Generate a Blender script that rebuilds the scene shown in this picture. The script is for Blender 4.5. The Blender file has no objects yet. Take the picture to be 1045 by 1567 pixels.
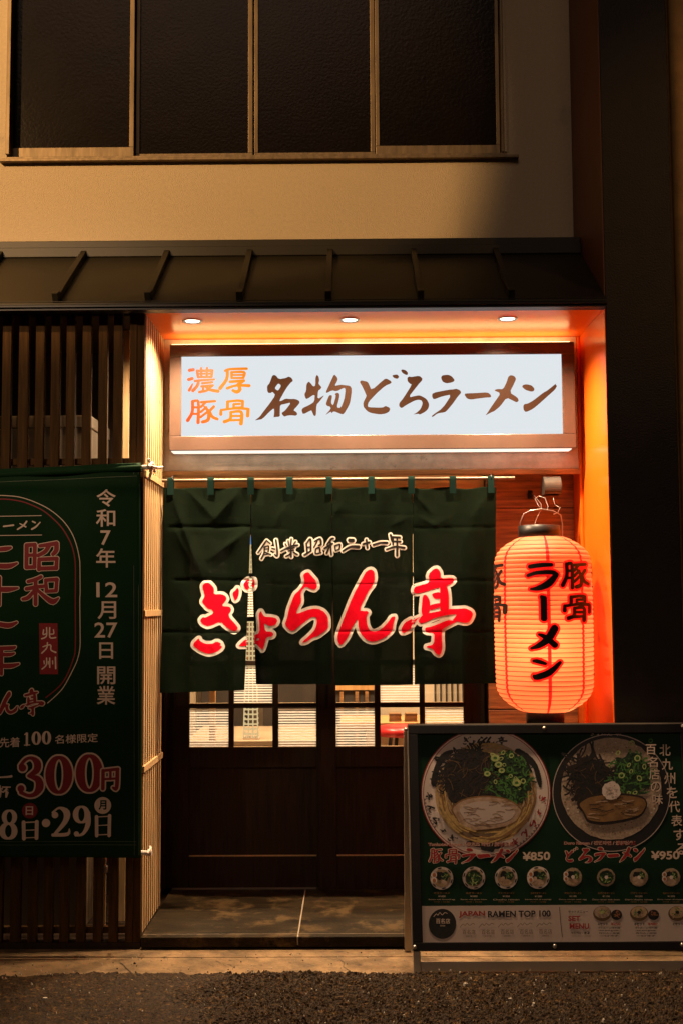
import bpy, bmesh, math, random
import numpy as np
from mathutils import Vector, Matrix
random.seed(7); RS = np.random.RandomState(11)
R = math.radians
SC = bpy.context.scene
COL = SC.collection

# ------------------------------------------------------------------ camera
CAMZ = 1.48
F_PX, PPX, PPY, W_PX, H_PX = 1815.0, 522.5, 783.5, 1045.0, 1567.0
CAM = Vector((0.0, 0.0, CAMZ))
ROT = Matrix.Rotation(0.0074, 3, 'Z') @ Matrix.Rotation(math.pi/2 + math.atan(142/F_PX), 3, 'X') @ Matrix.Rotation(-0.0056, 3, 'Z')
cd = bpy.data.cameras.new('camera'); cam = bpy.data.objects.new('camera', cd); COL.objects.link(cam)
cam.matrix_world = Matrix.Translation(CAM) @ ROT.to_4x4()
cd.sensor_fit = 'VERTICAL'; cd.sensor_height = 36.0; cd.sensor_width = 24.0
cd.lens = 36.0*F_PX/H_PX; cd.clip_start = 0.05; cd.clip_end = 500
SC.camera = cam

# ------------------------------------------------------------------ world, light, exposure
SC.view_settings.view_transform = 'Standard'; SC.view_settings.look = 'None'
SC.view_settings.exposure = 0.0; SC.view_settings.gamma = 1.0
SC.cycles.use_denoising = True
SC.cycles.max_bounces = 8; SC.cycles.transparent_max_bounces = 12
SC.cycles.sample_clamp_indirect = 6.0
wd = bpy.data.worlds.new('World'); SC.world = wd; wd.use_nodes = True
nt = wd.node_tree; sky = nt.nodes.new('ShaderNodeTexSky'); sky.sky_type = 'NISHITA'; sky.sun_disc = False
sky.sun_elevation = R(-4); sky.sun_rotation = R(200)
nt.links.new(sky.outputs[0], nt.nodes['Background'].inputs[0]); nt.nodes['Background'].inputs[1].default_value = 0.05

def lamp(name, kind, loc, energy, color, target=None, **kw):
    l = bpy.data.lights.new(name, kind); l.energy = energy; l.color = color
    for k, v in kw.items(): setattr(l, k, v)
    o = bpy.data.objects.new(name, l); COL.objects.link(o); o.location = loc
    if target is not None:
        o.rotation_euler = (Vector(target)-Vector(loc)).to_track_quat('-Z', 'Y').to_euler()
    return o
# the street lamp up the lane on the left, and the weak glow of the street behind the camera
lamp('street_lamp_light', 'SPOT', (-4.2, 1.6, 5.6), 1500, (1.0, 0.57, 0.22), (-2.15, 5.9, 4.5), spot_size=R(47), spot_blend=0.17, shadow_soft_size=0.05)
lamp('banner_fill_light', 'SPOT', (-2.6, 0.9, 4.9), 430, (1.0, .68, .44), (-1.6, 5.17, 2.5), spot_size=R(30), spot_blend=1.0, shadow_soft_size=.12)  # added fill spot: brightens the banner top, fades downward
lamp('street_glow', 'SUN', (0, -3, 8), 0.25, (1.0, 0.68, 0.48), (0.8, 3.0, 3.5), angle=R(25))

# ------------------------------------------------------------------ pixel -> place
def ray(px, py):
    return ROT @ Vector(((px-PPX)/F_PX, -(py-PPY)/F_PX, -1.0))
def at(px, py, Y):
    r = ray(px, py); return CAM + r*(Y/r.y)
def X(px, Y, py=925): return at(px, py, Y).x
def Z(py, Y, px=540): return at(px, py, Y).z
def plane_map(P0, N):
    P0 = Vector(P0); N = Vector(N).normalized()
    def f(px, py, lift=0.0):
        r = ray(px, py); return CAM + r*((P0-CAM).dot(N)/r.dot(N)) + N*lift
    return f

# ------------------------------------------------------------------ materials
MATS = {}
def _n(nt, t, **kw):
    n = nt.nodes.new(t)
    for k, v in kw.items(): n.inputs[k].default_value = v
    return n
def mat(name, col, rough=0.6, metal=0.0, var=0.25, vs=6.0, stretch=(1, 1, 1), bump=0.0, bs=80.0, spec=0.5, emit=None, es=0.0, coat=0.0, detail=4.0, voro=False, col2=None, spots=None):
    if name in MATS: return MATS[name]
    m = bpy.data.materials.new(name); m.use_nodes = True; nt = m.node_tree; b = nt.nodes['Principled BSDF']
    b.inputs['Roughness'].default_value = rough; b.inputs['Metallic'].default_value = metal
    b.inputs['Specular IOR Level'].default_value = spec; b.inputs['Coat Weight'].default_value = coat
    tc = nt.nodes.new('ShaderNodeTexCoord'); mp = nt.nodes.new('ShaderNodeMapping'); mp.inputs['Scale'].default_value = stretch
    nt.links.new(tc.outputs['Object'], mp.inputs['Vector'])
    ns = _n(nt, 'ShaderNodeTexNoise', Scale=vs, Detail=detail, Roughness=0.65); nt.links.new(mp.outputs[0], ns.inputs['Vector'])
    rp = nt.nodes.new('ShaderNodeValToRGB'); rp.color_ramp.elements[0].position = 0.3; rp.color_ramp.elements[1].position = 0.7
    c = np.array(col)
    lo, hi = c*(1-var), (np.array(col2) if col2 is not None else np.minimum(c*(1+var), 0.95))
    rp.color_ramp.elements[0].color = (*lo, 1); rp.color_ramp.elements[1].color = (*hi, 1)
    nt.links.new(ns.outputs['Fac'], rp.inputs[0])
    last = rp.outputs[0]
    if spots:
        scol, sscale, sth = spots
        n2 = _n(nt, 'ShaderNodeTexNoise', Scale=sscale, Detail=6.0, Roughness=0.7); nt.links.new(tc.outputs['Object'], n2.inputs['Vector'])
        r2 = nt.nodes.new('ShaderNodeValToRGB'); r2.color_ramp.elements[0].position = sth; r2.color_ramp.elements[1].position = sth+0.12
        nt.links.new(n2.outputs['Fac'], r2.inputs[0])
        mx = nt.nodes.new('ShaderNodeMix'); mx.data_type = 'RGBA'
        nt.links.new(r2.outputs[0], mx.inputs[0]); nt.links.new(last, mx.inputs[6]); mx.inputs[7].default_value = (*scol, 1); last = mx.outputs[2]
    nt.links.new(last, b.inputs['Base Color'])
    if bump:
        bn = nt.nodes.new('ShaderNodeBump'); bn.inputs['Strength'].default_value = bump; bn.inputs['Distance'].default_value = 0.004
        if voro:
            t = nt.nodes.new('ShaderNodeTexVoronoi'); t.inputs['Scale'].default_value = bs; o = t.outputs['Distance']
        else:
            t = _n(nt, 'ShaderNodeTexNoise', Scale=bs, Detail=3.0); o = t.outputs['Fac']
        nt.links.new(mp.outputs[0], t.inputs['Vector']); nt.links.new(o, bn.inputs['Height']); nt.links.new(bn.outputs[0], b.inputs['Normal'])
    if emit:
        b.inputs['Emission Color'].default_value = (*emit, 1); b.inputs['Emission Strength'].default_value = es
    MATS[name] = m; return m
def cloth_mat(name, col, trans=0.0, clear=0.0, bump=0.2):
    m = mat(name, col, rough=0.9, var=0.3, vs=14, bump=bump, bs=700, spec=0.04); nt = m.node_tree
    out = nt.nodes['Material Output']; b = nt.nodes['Principled BSDF']; last = b.outputs[0]
    b.inputs['Sheen Weight'].default_value = 0.0
    if trans:
        t = nt.nodes.new('ShaderNodeBsdfTranslucent'); t.inputs[0].default_value = (*[min(1, c*2.0) for c in col], 1)
        x = nt.nodes.new('ShaderNodeMixShader'); x.inputs[0].default_value = trans
        nt.links.new(last, x.inputs[1]); nt.links.new(t.outputs[0], x.inputs[2]); last = x.outputs[0]
    if clear:
        t = nt.nodes.new('ShaderNodeBsdfTransparent'); x = nt.nodes.new('ShaderNodeMixShader'); x.inputs[0].default_value = clear
        nt.links.new(last, x.inputs[1]); nt.links.new(t.outputs[0], x.inputs[2]); last = x.outputs[0]
    nt.links.new(last, out.inputs[0]); return m
def glass_mat(name, tint=(1, 1, 1), gl=0.06):
    m = bpy.data.materials.new(name); m.use_nodes = True; nt = m.node_tree; out = nt.nodes['Material Output']; nt.nodes.remove(nt.nodes['Principled BSDF'])
    a = nt.nodes.new('ShaderNodeBsdfTransparent'); a.inputs[0].default_value = (*tint, 1)
    g = nt.nodes.new('ShaderNodeBsdfGlossy'); g.inputs['Roughness'].default_value = 0.03
    x = nt.nodes.new('ShaderNodeMixShader'); x.inputs[0].default_value = gl
    nt.links.new(a.outputs[0], x.inputs[1]); nt.links.new(g.outputs[0], x.inputs[2]); nt.links.new(x.outputs[0], out.inputs[0]); return m
def emit_mat(name, col, s):
    m = bpy.data.materials.new(name); m.use_nodes = True; b = m.node_tree.nodes['Principled BSDF']
    b.inputs['Base Color'].default_value = (0, 0, 0, 1); b.inputs['Specular IOR Level'].default_value = 0.0; b.inputs['Roughness'].default_value = 0.6
    b.inputs['Emission Color'].default_value = (*col, 1); b.inputs['Emission Strength'].default_value = s; return m
def paper_mat(name, col, tcol, ecol, es):
    m = bpy.data.materials.new(name); m.use_nodes = True; nt = m.node_tree; out = nt.nodes['Material Output']; b = nt.nodes['Principled BSDF']
    b.inputs['Base Color'].default_value = (*col, 1); b.inputs['Roughness'].default_value = 0.55
    b.inputs['Emission Color'].default_value = (*ecol, 1); b.inputs['Emission Strength'].default_value = es
    t = nt.nodes.new('ShaderNodeBsdfTranslucent'); t.inputs[0].default_value = (*tcol, 1)
    x = nt.nodes.new('ShaderNodeMixShader'); x.inputs[0].default_value = 0.62
    rf_ = nt.nodes.new('ShaderNodeBsdfRefraction'); rf_.inputs['Color'].default_value = (*tcol, 1); rf_.inputs['Roughness'].default_value = 1.0; rf_.inputs['IOR'].default_value = 1.45
    y = nt.nodes.new('ShaderNodeMixShader'); y.inputs[0].default_value = 0.14; nt.links.new(t.outputs[0], y.inputs[1]); nt.links.new(rf_.outputs[0], y.inputs[2]); t = y
    nt.links.new(b.outputs[0], x.inputs[1]); nt.links.new(t.outputs[0], x.inputs[2]); nt.links.new(x.outputs[0], out.inputs[0]); return m

m_stucco = mat('pale_stucco', (.56, .45, .31), .85, var=.06, vs=60, bump=1.0, bs=190, spots=((.42, .34, .25), 2.2, .60))
m_black = mat('black_stucco', (.022, .013, .007), .55, var=.3, bump=1.0, bs=130, spec=.4)
m_tan = mat('tan_render', (.50, .28, .09), .8, bump=.4, bs=120)
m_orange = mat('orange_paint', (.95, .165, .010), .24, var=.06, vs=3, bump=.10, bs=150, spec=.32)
m_upshade = mat('painted_shade_brown', (.20, .065, .022), .5, var=.08, vs=3, bump=.2, bs=150)  # shade put into the colour, for the unlit pier side above the roof
m_roof = mat('roof_metal', (.022, .0175, .009), .45, .3, var=.15, vs=4, bump=.08, bs=200)
m_blackmetal = mat('black_metal', (.012, .010, .009), .4, .2)
m_clad = mat('cladding_stone', (.60, .49, .37), .6, var=.25, vs=9, bump=.15, bs=60, col2=(.74, .63, .50), spots=((.36, .26, .17), 14, .60))
m_alu = mat('bronze_sash', (.20, .145, .085), .5, .5, var=.35, vs=30, stretch=(1, 1, .15))
m_wglass = mat('patterned_glass', (.0065, .0038, .0016), .2, var=.2, bump=.16, bs=70, spec=.14, voro=False)
m_wood = mat('dark_wood', (.026, .013, .006), .6, spec=.25, var=.45, vs=7, stretch=(9, 9, .6), bump=.2, bs=30)
m_slat = mat('slat_wood', (.056, .027, .007), .75, spec=.12, var=.45, vs=8, stretch=(9, 9, .5), bump=.3, bs=24)
m_bamboo = mat('pale_slat_wood', (.55, .36, .17), .55, var=.25, vs=8, stretch=(9, 9, .5), bump=.1, bs=24)
m_plank = mat('stained_plank', (.20, .085, .028), .5, var=.6, vs=5, stretch=(.8, 8, 11), bump=.25, bs=20, col2=(.40, .19, .065))
m_lintel = mat('lintel_wood', (.42, .21, .07), .5, var=.4, vs=5, stretch=(.8, 8, 11), bump=.15, bs=20)
m_tile = mat('step_tile', (.020, .0125, .0048), .6, var=.75, vs=7, bump=.8, bs=130, stretch=(.5, 2.6, 1), spec=.12, spots=((.085, .053, .021), 6, .52))
m_grout = mat('pale_grout', (.30, .24, .17), .8)
m_conc = mat('concrete', (.20, .125, .055), .85, var=.55, vs=7, bump=1.0, bs=60, spots=((.055, .036, .018), 26, .57))
m_asph = mat('asphalt', (.028, .0145, .0042), .6, var=.8, vs=60, bump=.5, bs=420, spec=.18, spots=((.16, .085, .024), 45, .55))
m_ground = mat('street_ground', (.045, .04, .033), .85, bump=.4, bs=90)
m_peb = mat('pale_grit', (.55, .48, .38), .7, vs=30)
m_green = cloth_mat('noren_green', (.0034, .0070, .0033), clear=.065, bump=.5)
m_greent = mat('tab_green', (.003, .014, .011), .85, spec=.06)
m_red = cloth_mat('noren_red', (.90, .004, .022), trans=.15, bump=.15)
m_cream = cloth_mat('noren_cream', (.94, .82, .70), trans=.15, bump=.15)
m_ink = mat('black_ink', (.010, .007, .006), .45)
m_signframe = mat('brown_sign_frame', (.105, .064, .048), .34, .1, var=.12, vs=6, spec=.35)
m_signglow = emit_mat('lit_sign_face', (.87, .925, .965), .86)
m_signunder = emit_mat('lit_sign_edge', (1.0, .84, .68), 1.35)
m_addedglow = emit_mat('added_top_glow', (1.0, .60, .24), 7.0)  # added glow, out of view, to brighten the soffit
m_brown = mat('brown_vinyl', (.010, .004, .002), .6, var=.12, spec=.05, emit=(.135, .045, .017), es=.85)
m_bgreen = mat('banner_green', (.006, .028, .009), .7, spec=.08, var=.2, vs=3, bump=.12, bs=300)
m_bcream = mat('banner_print_cream', (.78, .58, .45), .6, var=.08)
m_bred = mat('banner_print_red', (.25, .010, .012), .6, var=.1)
m_white = mat('white_plastic', (.72, .62, .52), .4, var=.06)
m_cab = mat('cabinet_paint', (.13, .09, .05), .5, var=.08)
m_steel = mat('brushed_steel', (.45, .40, .34), .35, .8, var=.15)
m_boardgreen = mat('poster_green', (.008, .032, .014), .6, spec=.12, var=.15, vs=3)
m_bdark = mat('board_frame', (.014, .010, .009), .35, .3)
m_beige = mat('board_leg_metal', (.42, .35, .26), .45, .3, var=.1)
m_pgrey = mat('poster_pale', (.60, .47, .40), .6, var=.06)
m_pwhite = mat('poster_bowl_white', (.82, .66, .57), .6, var=.1)
m_pred = mat('poster_red', (.36, .012, .012), .6)
m_pyel = mat('poster_noodle', (.56, .36, .12), .6, var=.35, vs=60)
m_psoup = mat('poster_broth', (.50, .34, .19), .6, var=.3, vs=45)
m_pdark = mat('poster_black', (.008, .006, .005), .5)
m_pbrown = mat('poster_mushroom', (.022, .010, .006), .5, var=.5, vs=60)
m_ppork = mat('poster_pork', (.50, .29, .17), .6, var=.35, vs=35, col2=(.64, .45, .32))
m_ppork2 = mat('poster_pork_fat', (.26, .13, .04), .6, var=.3, vs=35)
m_pgreen = mat('poster_onion', (.06, .19, .03), .6, var=.4, vs=50)
m_pgreen2 = mat('poster_onion_pale', (.44, .52, .17), .6, var=.3, vs=50)
m_pdgreen = mat('poster_onion_dark', (.012, .04, .012), .6, var=.4, vs=50)
m_pfoam = mat('poster_foam', (.46, .33, .23), .6, var=.35, vs=110)
m_pbowl = mat('poster_black_bowl', (.012, .009, .009), .45)
m_pegg = mat('poster_egg', (.42, .14, .05), .6)
m_ptan = mat('poster_tan', (.13, .07, .025), .6)
m_glass = glass_mat('door_glass')
m_film = cloth_mat('frosted_stripe_film', (.88, .84, .78), trans=.8, bump=0)
m_inwall = mat('cream_interior_wall', (.62, .48, .33), .8, var=.08, bump=.1)
m_infloor = mat('interior_floor', (.42, .30, .19), .6, var=.15)
m_indark = mat('interior_dark_brown', (.03, .02, .014), .6)
m_inwood = mat('interior_oak', (.48, .25, .09), .5, var=.25, stretch=(6, 6, .6))
m_instool = mat('red_vinyl', (.62, .02, .02), .35)
m_paper = paper_mat('lantern_paper', (.80, .30, .15), (1.0, .50, .28), (1.0, .14, .055), .30)
m_paperred = paper_mat('lantern_red_stripe', (.50, .02, .02), (.75, .03, .03), (1.0, .03, .03), .22)
m_lred = paper_mat('lantern_red_print', (.55, .02, .02), (.80, .04, .03), (1.0, .04, .03), .38)
m_lglow = emit_mat('downlight_lens', (1.0, .84, .62), 6.0)
m_lattice = emit_mat('lattice_lamp_shade', (1.0, .74, .36), .75)
m_bluelamp = emit_mat('blue_lamp_band', (.25, .45, .9), .5)

# ------------------------------------------------------------------ objects
def tag(o, label=None, cat=None, group=None, kind=None):
    if label: o['label'] = label
    if cat: o['category'] = cat
    if group: o['group'] = group
    if kind: o['kind'] = kind
    return o
def thing(name, loc, label, cat, group=None):
    o = bpy.data.objects.new(name, None); COL.objects.link(o); o.location = loc; o.empty_display_size = .1
    return tag(o, label, cat, group)
def world_loc(o):
    v = Vector((0, 0, 0))
    while o is not None: v = v + o.location; o = o.parent
    return v
class MB:
    def __init__(s): s.v = []; s.f = []; s.m = []; s.sm = []
    def face(s, pts, mi=0, sm=False):
        i = len(s.v); s.v += [tuple(p) for p in pts]; s.f.append(tuple(range(i, i+len(pts)))); s.m.append(mi); s.sm.append(sm)
    def mesh(s, vs, fs, mi=0, sm=False):
        i = len(s.v); s.v += [tuple(p) for p in vs]
        for f in fs: s.f.append(tuple(i+k for k in f)); s.m.append(mi); s.sm.append(sm)
    def box(s, x0, x1, y0, y1, z0, z1, mi=0):
        p = [(x, y, z) for x in (x0, x1) for y in (y0, y1) for z in (z0, z1)]
        s.mesh(p, [(0, 1, 3, 2), (4, 6, 7, 5), (0, 4, 5, 1), (2, 3, 7, 6), (0, 2, 6, 4), (1, 5, 7, 3)], mi)
    def prism(s, a, b, mi=0):           # two matching outlines, lofted and capped
        n = len(a); s.mesh(list(a)+list(b), [tuple(range(n-1, -1, -1)), tuple(range(n, 2*n))]+[(i, (i+1) % n, n+(i+1) % n, n+i) for i in range(n)], mi)
    def tube(s, pts, r, seg=10, mi=0):
        pts = [Vector(p) for p in pts]; rs = r if isinstance(r, (list, tuple)) else [r]*len(pts); rings = []
        up = Vector((0.13, 0.31, 0.94))
        for i, p in enumerate(pts):
            d = (pts[min(i+1, len(pts)-1)]-pts[max(i-1, 0)]).normalized()
            a = d.cross(up); a = a.normalized() if a.length > .05 else d.cross(Vector((1, 0, 0))).normalized(); b = d.cross(a)
            rings.append([p+(a*math.cos(t)+b*math.sin(t))*rs[i] for t in [2*math.pi*k/seg for k in range(seg)]])
        vs = [v for q in rings for v in q]; fs = []
        for i in range(len(pts)-1):
            for k in range(seg): fs.append((i*seg+k, i*seg+(k+1) % seg, (i+1)*seg+(k+1) % seg, (i+1)*seg+k))
        s.mesh(vs, fs, mi, True); s.mesh(rings[0], [tuple(range(seg-1, -1, -1))], mi); s.mesh(rings[-1], [tuple(range(seg))], mi)
    def lathe(s, c, prof, seg=32, mi=0, sm=True, caps=True):    # prof: (r, z) about the vertical axis through c
        vs = []; n = len(prof)
        for r, z in prof:
            vs += [(c[0]+r*math.cos(2*math.pi*k/seg), c[1]+r*math.sin(2*math.pi*k/seg), c[2]+z) for k in range(seg)]
        fs = [(i*seg+k, i*seg+(k+1) % seg, (i+1)*seg+(k+1) % seg, (i+1)*seg+k) for i in range(n-1) for k in range(seg)]
        s.mesh(vs, fs, mi, sm)
        if caps: s.mesh(vs[:seg], [tuple(range(seg-1, -1, -1))], mi); s.mesh(vs[-seg:], [tuple(range(seg))], mi)
    def build(s, name, mats, parent=None, loc=None, bevel=0.0, label=None, kind=None):
        base = world_loc(parent) if parent is not None else Vector(loc or (0, 0, 0))
        me = bpy.data.meshes.new(name); me.from_pydata([Vector(v)-base for v in s.v], [], s.f)
        for m in (mats if isinstance(mats, (list, tuple)) else [mats]): me.materials.append(m)
        me.polygons.foreach_set('material_index', s.m); me.polygons.foreach_set('use_smooth', s.sm); me.update()
        o = bpy.data.objects.new(name, me); COL.objects.link(o)
        if parent is not None: o.parent = parent
        else: o.location = base
        if bevel:
            bv = o.modifiers.new('edge', 'BEVEL'); bv.width = bevel; bv.segments = 2; bv.limit_method = 'ANGLE'; bv.angle_limit = R(40)
        if label: o['label'] = label
        if kind: o['kind'] = kind
        return o
def copy_tree(o, parent=None):
    c = o.copy(); COL.objects.link(c)
    if parent is not None: c.parent = parent
    for ch in list(o.children): copy_tree(ch, c)
    return c

# ------------------------------------------------------------------ ink: brush letters from strokes and outlines
def chaikin(p, closed=True):
    p = np.asarray(p, float); q = np.roll(p, -1, 0)
    if not closed: p, q = p[:-1], p[1:]
    return np.stack([.8*p+.2*q, .2*p+.8*q], 1).reshape(-1, p.shape[1])
def smooth_stroke(st):
    p = np.asarray(st, float)
    if len(p) < 3: return p
    out = []
    for i in range(len(p)-1):
        p0, p1, p2, p3 = p[max(i-1, 0)], p[i], p[i+1], p[min(i+2, len(p)-1)]
        for t in (0, .25, .5, .75):
            out.append(.5*((2*p1)+(p2-p0)*t+(2*p0-5*p1+4*p2-p3)*t*t+(3*p1-p0-3*p2+p3)*t**3))
    out.append(p[-1]); out = np.array(out); out[:, 2] = np.maximum(out[:, 2], .05); return out
class Glyph:            # polygons, holes and strokes in one flat coordinate system
    def __init__(s, polys=(), holes=(), strokes=()): s.p = [np.asarray(a, float) for a in polys]; s.h = [np.asarray(a, float) for a in holes]; s.s = [np.asarray(a, float) for a in strokes]
    def bbox(s):
        a = [q[:, :2] for q in s.p]+[np.concatenate([q[:, :2]-q[:, 2:3], q[:, :2]+q[:, 2:3]]) for q in s.s]; a = np.concatenate(a); return a.min(0), a.max(0)
    def tf(s, f, k):    # f maps (n,2)->(n,2); k scales the stroke radii
        return Glyph([f(a) for a in s.p], [f(a) for a in s.h], [np.column_stack([f(a[:, :2]), a[:, 2]*k]) for a in s.s])
    def crop(s, ox, oy, sc): return s.tf(lambda a: a/sc+np.array([ox, oy]), 1/sc)
    def fit(s, x0, y0, x1, y1, rot=0.0):
        lo, hi = s.bbox(); k = np.array([(x1-x0)/(hi[0]-lo[0]), (y1-y0)/(hi[1]-lo[1])]); c = np.array([(x0+x1)/2, (y0+y1)/2]); m = (lo+hi)/2
        cs, sn = math.cos(rot), math.sin(rot); M = np.array([[cs, sn], [-sn, cs]])
        return s.tf(lambda a: ((a-m)*k)@M+c, float(np.sqrt(abs(k[0]*k[1]))))
    def __add__(s, o): return Glyph(s.p+o.p, s.h+o.h, s.s+o.s)
def sd_seg(PX, PY, A, B):
    dx, dy = B[0]-A[0], B[1]-A[1]; L = dx*dx+dy*dy+1e-12
    t = np.clip(((PX-A[0])*dx+(PY-A[1])*dy)/L, 0, 1); return np.hypot(PX-A[0]-t*dx, PY-A[1]-t*dy), t
def sd_poly(PX, PY, P):
    d = np.full(PX.shape, 1e9); ins = np.zeros(PX.shape, bool)
    for i in range(len(P)):
        A, B = P[i-1], P[i]; q, _ = sd_seg(PX, PY, A, B); d = np.minimum(d, q)
        c = (A[1] > PY) != (B[1] > PY)
        if abs(B[1]-A[1]) > 1e-9: ins ^= c & (PX < (B[0]-A[0])*(PY-A[1])/(B[1]-A[1])+A[0])
    return np.where(ins, -d, d)
def ink(mb, g, surf, step, mi=0, grow=0.0, lift=0.0015, rough=0.0, maxrun=1000):
    lo, hi = g.bbox(); pad = grow+2*step+.2; xs = np.arange(lo[0]-pad, hi[0]+pad, step); ys = np.arange(lo[1]-pad, hi[1]+pad, step)
    PX, PY = np.meshgrid(xs, ys); d = np.full(PX.shape, 1e9)
    for p in g.p: d = np.minimum(d, sd_poly(PX, PY, chaikin(p)))
    for h in g.h: d = np.maximum(d, -sd_poly(PX, PY, chaikin(h)))
    for st in g.s:
        st = smooth_stroke(st)
        if len(st) == 1: d = np.minimum(d, np.hypot(PX-st[0][0], PY-st[0][1])-st[0][2])
        for i in range(len(st)-1):
            q, t = sd_seg(PX, PY, st[i], st[i+1]); d = np.minimum(d, q-(st[i][2]+(st[i+1][2]-st[i][2])*t))
    if rough:
        n = RS.rand(*d.shape); n = (n+np.roll(n, 1, 0)+np.roll(n, 1, 1)+np.roll(n, 2, 1))/4-.5; d = d+n*rough
    d = d-grow; ins = d < 0
    c = ins[:-1, :-1].astype(int)+ins[:-1, 1:]+ins[1:, :-1]+ins[1:, 1:]
    def P(x, y): return surf(x, y, lift)
    for j, i in zip(*np.nonzero((c > 0) & (c < 4))):
        q = [(j, i), (j, i+1), (j+1, i+1), (j+1, i)]; poly = []
        for k in range(4):
            a, b = q[k], q[(k+1) % 4]; da, db = d[a], d[b]
            if da < 0: poly.append((xs[a[1]], ys[a[0]]))
            if (da < 0) != (db < 0):
                t = da/(da-db); poly.append((xs[a[1]]+t*(xs[b[1]]-xs[a[1]]), ys[a[0]]+t*(ys[b[0]]-ys[a[0]])))
        if len(poly) > 2: mb.face([P(*v) for v in poly], mi)
    full = c == 4
    for j in range(full.shape[0]):
        i = 0; row = full[j]
        while i < len(row):
            if row[i]:
                e = i
                while e < len(row) and row[e] and e-i < maxrun: e += 1
                mb.face([P(xs[i], ys[j]), P(xs[e], ys[j]), P(xs[e], ys[j+1]), P(xs[i], ys[j+1])], mi); i = e
            else: i += 1
_tcache = {}
def text_pts(s, bold=0.0):
    k = (s, bold)
    if k not in _tcache:
        c = bpy.data.curves.new('t', 'FONT'); c.body = s; c.resolution_u = 3; c.offset = bold
        o = bpy.data.objects.new('t', c); COL.objects.link(o); dg = bpy.context.evaluated_depsgraph_get(); dg.update()
        me = bpy.data.meshes.new_from_object(o.evaluated_get(dg)); v = np.array([tuple(q.co) for q in me.vertices]); f = [tuple(p.vertices) for p in me.polygons if p.normal.z > 0] or [tuple(p.vertices) for p in me.polygons]
        bpy.data.objects.remove(o); bpy.data.curves.remove(c); bpy.data.meshes.remove(me); _tcache[k] = (v[:, :2], f)
    return _tcache[k]
def text(mb, s, surf, x0, y0, x1, y1, mi=0, lift=0.0015, bold=0.0, slope=0.0, shear=0.0):   # the words fitted into a box
    v, f = text_pts(s, bold); lo, hi = v.min(0), v.max(0); u = (v-lo)/(hi-lo)
    px = x0+u[:, 0]*(x1-x0); py = y1-u[:, 1]*(y1-y0)+slope*(px-x0); px = px+shear*(py-y0)
    mb.mesh([surf(a, b, lift) for a, b in zip(px, py)], f, mi)
def disc(mb, surf, cx, cy, rx, ry, mi, lift, n=40, wob=0.0, rot=0.0):
    pts = []
    for k in range(n):
        t = 2*math.pi*k/n; w = 1+wob*(random.random()-.5); a, b = rx*w*math.cos(t), ry*w*math.sin(t)
        pts.append(surf(cx+a*math.cos(rot)-b*math.sin(rot), cy+a*math.sin(rot)+b*math.cos(rot), lift))
    mb.face(pts[::-1], mi)
def ring(mb, surf, cx, cy, r0, r1, mi, lift, n=40, sq=1.0, rot=0.0):
    def q(r, t):
        a, b = r*math.cos(t), r*sq*math.sin(t); return surf(cx+a*math.cos(rot)-b*math.sin(rot), cy+a*math.sin(rot)+b*math.cos(rot), lift)
    for k in range(n):
        t0, t1 = 2*math.pi*k/n, 2*math.pi*(k+1)/n; mb.face([q(r0, t0), q(r0, t1), q(r1, t1), q(r1, t0)], mi)
def ribbon(mb, surf, pts, w, mi, lift):
    p = smooth_stroke([(a, b, 1) for a, b in pts])[:, :2]; n = len(p); L = []
    for i in range(n):
        d = p[min(i+1, n-1)]-p[max(i-1, 0)]; d = d/(np.hypot(*d)+1e-9); nn = np.array([-d[1], d[0]])*w*.5; L.append((surf(*(p[i]+nn), lift), surf(*(p[i]-nn), lift)))
    for i in range(n-1): mb.face([L[i][0], L[i+1][0], L[i+1][1], L[i][1]], mi)

def S(*a): return [np.array(x, float).reshape(-1, 3) for x in a]
G = {}
# shop sign brush letters
k90, k115 = 1045/90, 1045/115
G['na'] = Glyph([[(375,105),(430,105),(490,178),(620,155),(660,130),(710,150),(745,205),(690,250),(620,340),(490,570),(540,560),(610,522),(680,530),(780,528),(850,560),(858,600),(820,650),(745,730),(800,760),(820,800),(790,828),(710,818),(640,825),(585,845),(545,800),(540,775),(600,735),(710,590),(590,620),(512,635),(508,760),(508,845),(420,850),(395,858),(408,780),(405,690),(330,750),(195,888),(120,900),(60,912),(150,845),(210,760),(320,620),(430,460),(375,400),(350,422),(310,425),(285,395),(280,300),(325,250)]],
    [[(480,248),(532,292),(475,388),(412,340)]]).crop(385, 565, k90)
G['mono'] = Glyph([[(325,150),(350,97),(382,130),(395,200),(378,258),(435,318),(420,350),(372,385),(362,535),(480,460),(455,500),(385,590),(345,630),(335,830),(295,830),(258,735),(240,735),(105,805),(78,730),(100,690),(240,625),(305,575),(315,440),(180,530),(150,520),(128,445),(160,390),(165,270),(205,215),(245,255),(290,310),(325,290)],
    [(655,85),(715,150),(718,200),(660,300),(770,275),(850,285),(930,295),(962,340),(960,420),(935,590),(900,670),(825,795),(785,800),(650,745),(610,785),(600,750),(520,805),(500,815),(600,705),(580,660),(545,660),(512,630),(520,580),(570,460),(625,465),(600,600),(640,650),(690,470),(665,440),(715,415),(752,440),(745,520),(700,680),(770,690),(830,540),(850,400),(848,345),(825,330),(700,395),(620,375),(525,425),(508,405),(590,230)]]).crop(455, 565, k90)
G['do'] = Glyph([[(45,225),(65,200),(150,218),(170,245),(210,340),(385,185),(415,175),(480,210),(488,240),(400,275),(270,390),(170,500),(155,555),(170,575),(325,580),(375,575),(400,555),(460,580),(468,605),(450,640),(400,665),(320,675),(200,655),(150,630),(98,570),(95,510),(140,420),(130,390),(85,290)],
    [(492,130),(565,117),(595,150),(570,182),(520,168)],[(618,65),(632,48),(685,60),(715,95),(710,125),(685,125),(640,100)]]).crop(545, 560, k115)
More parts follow.
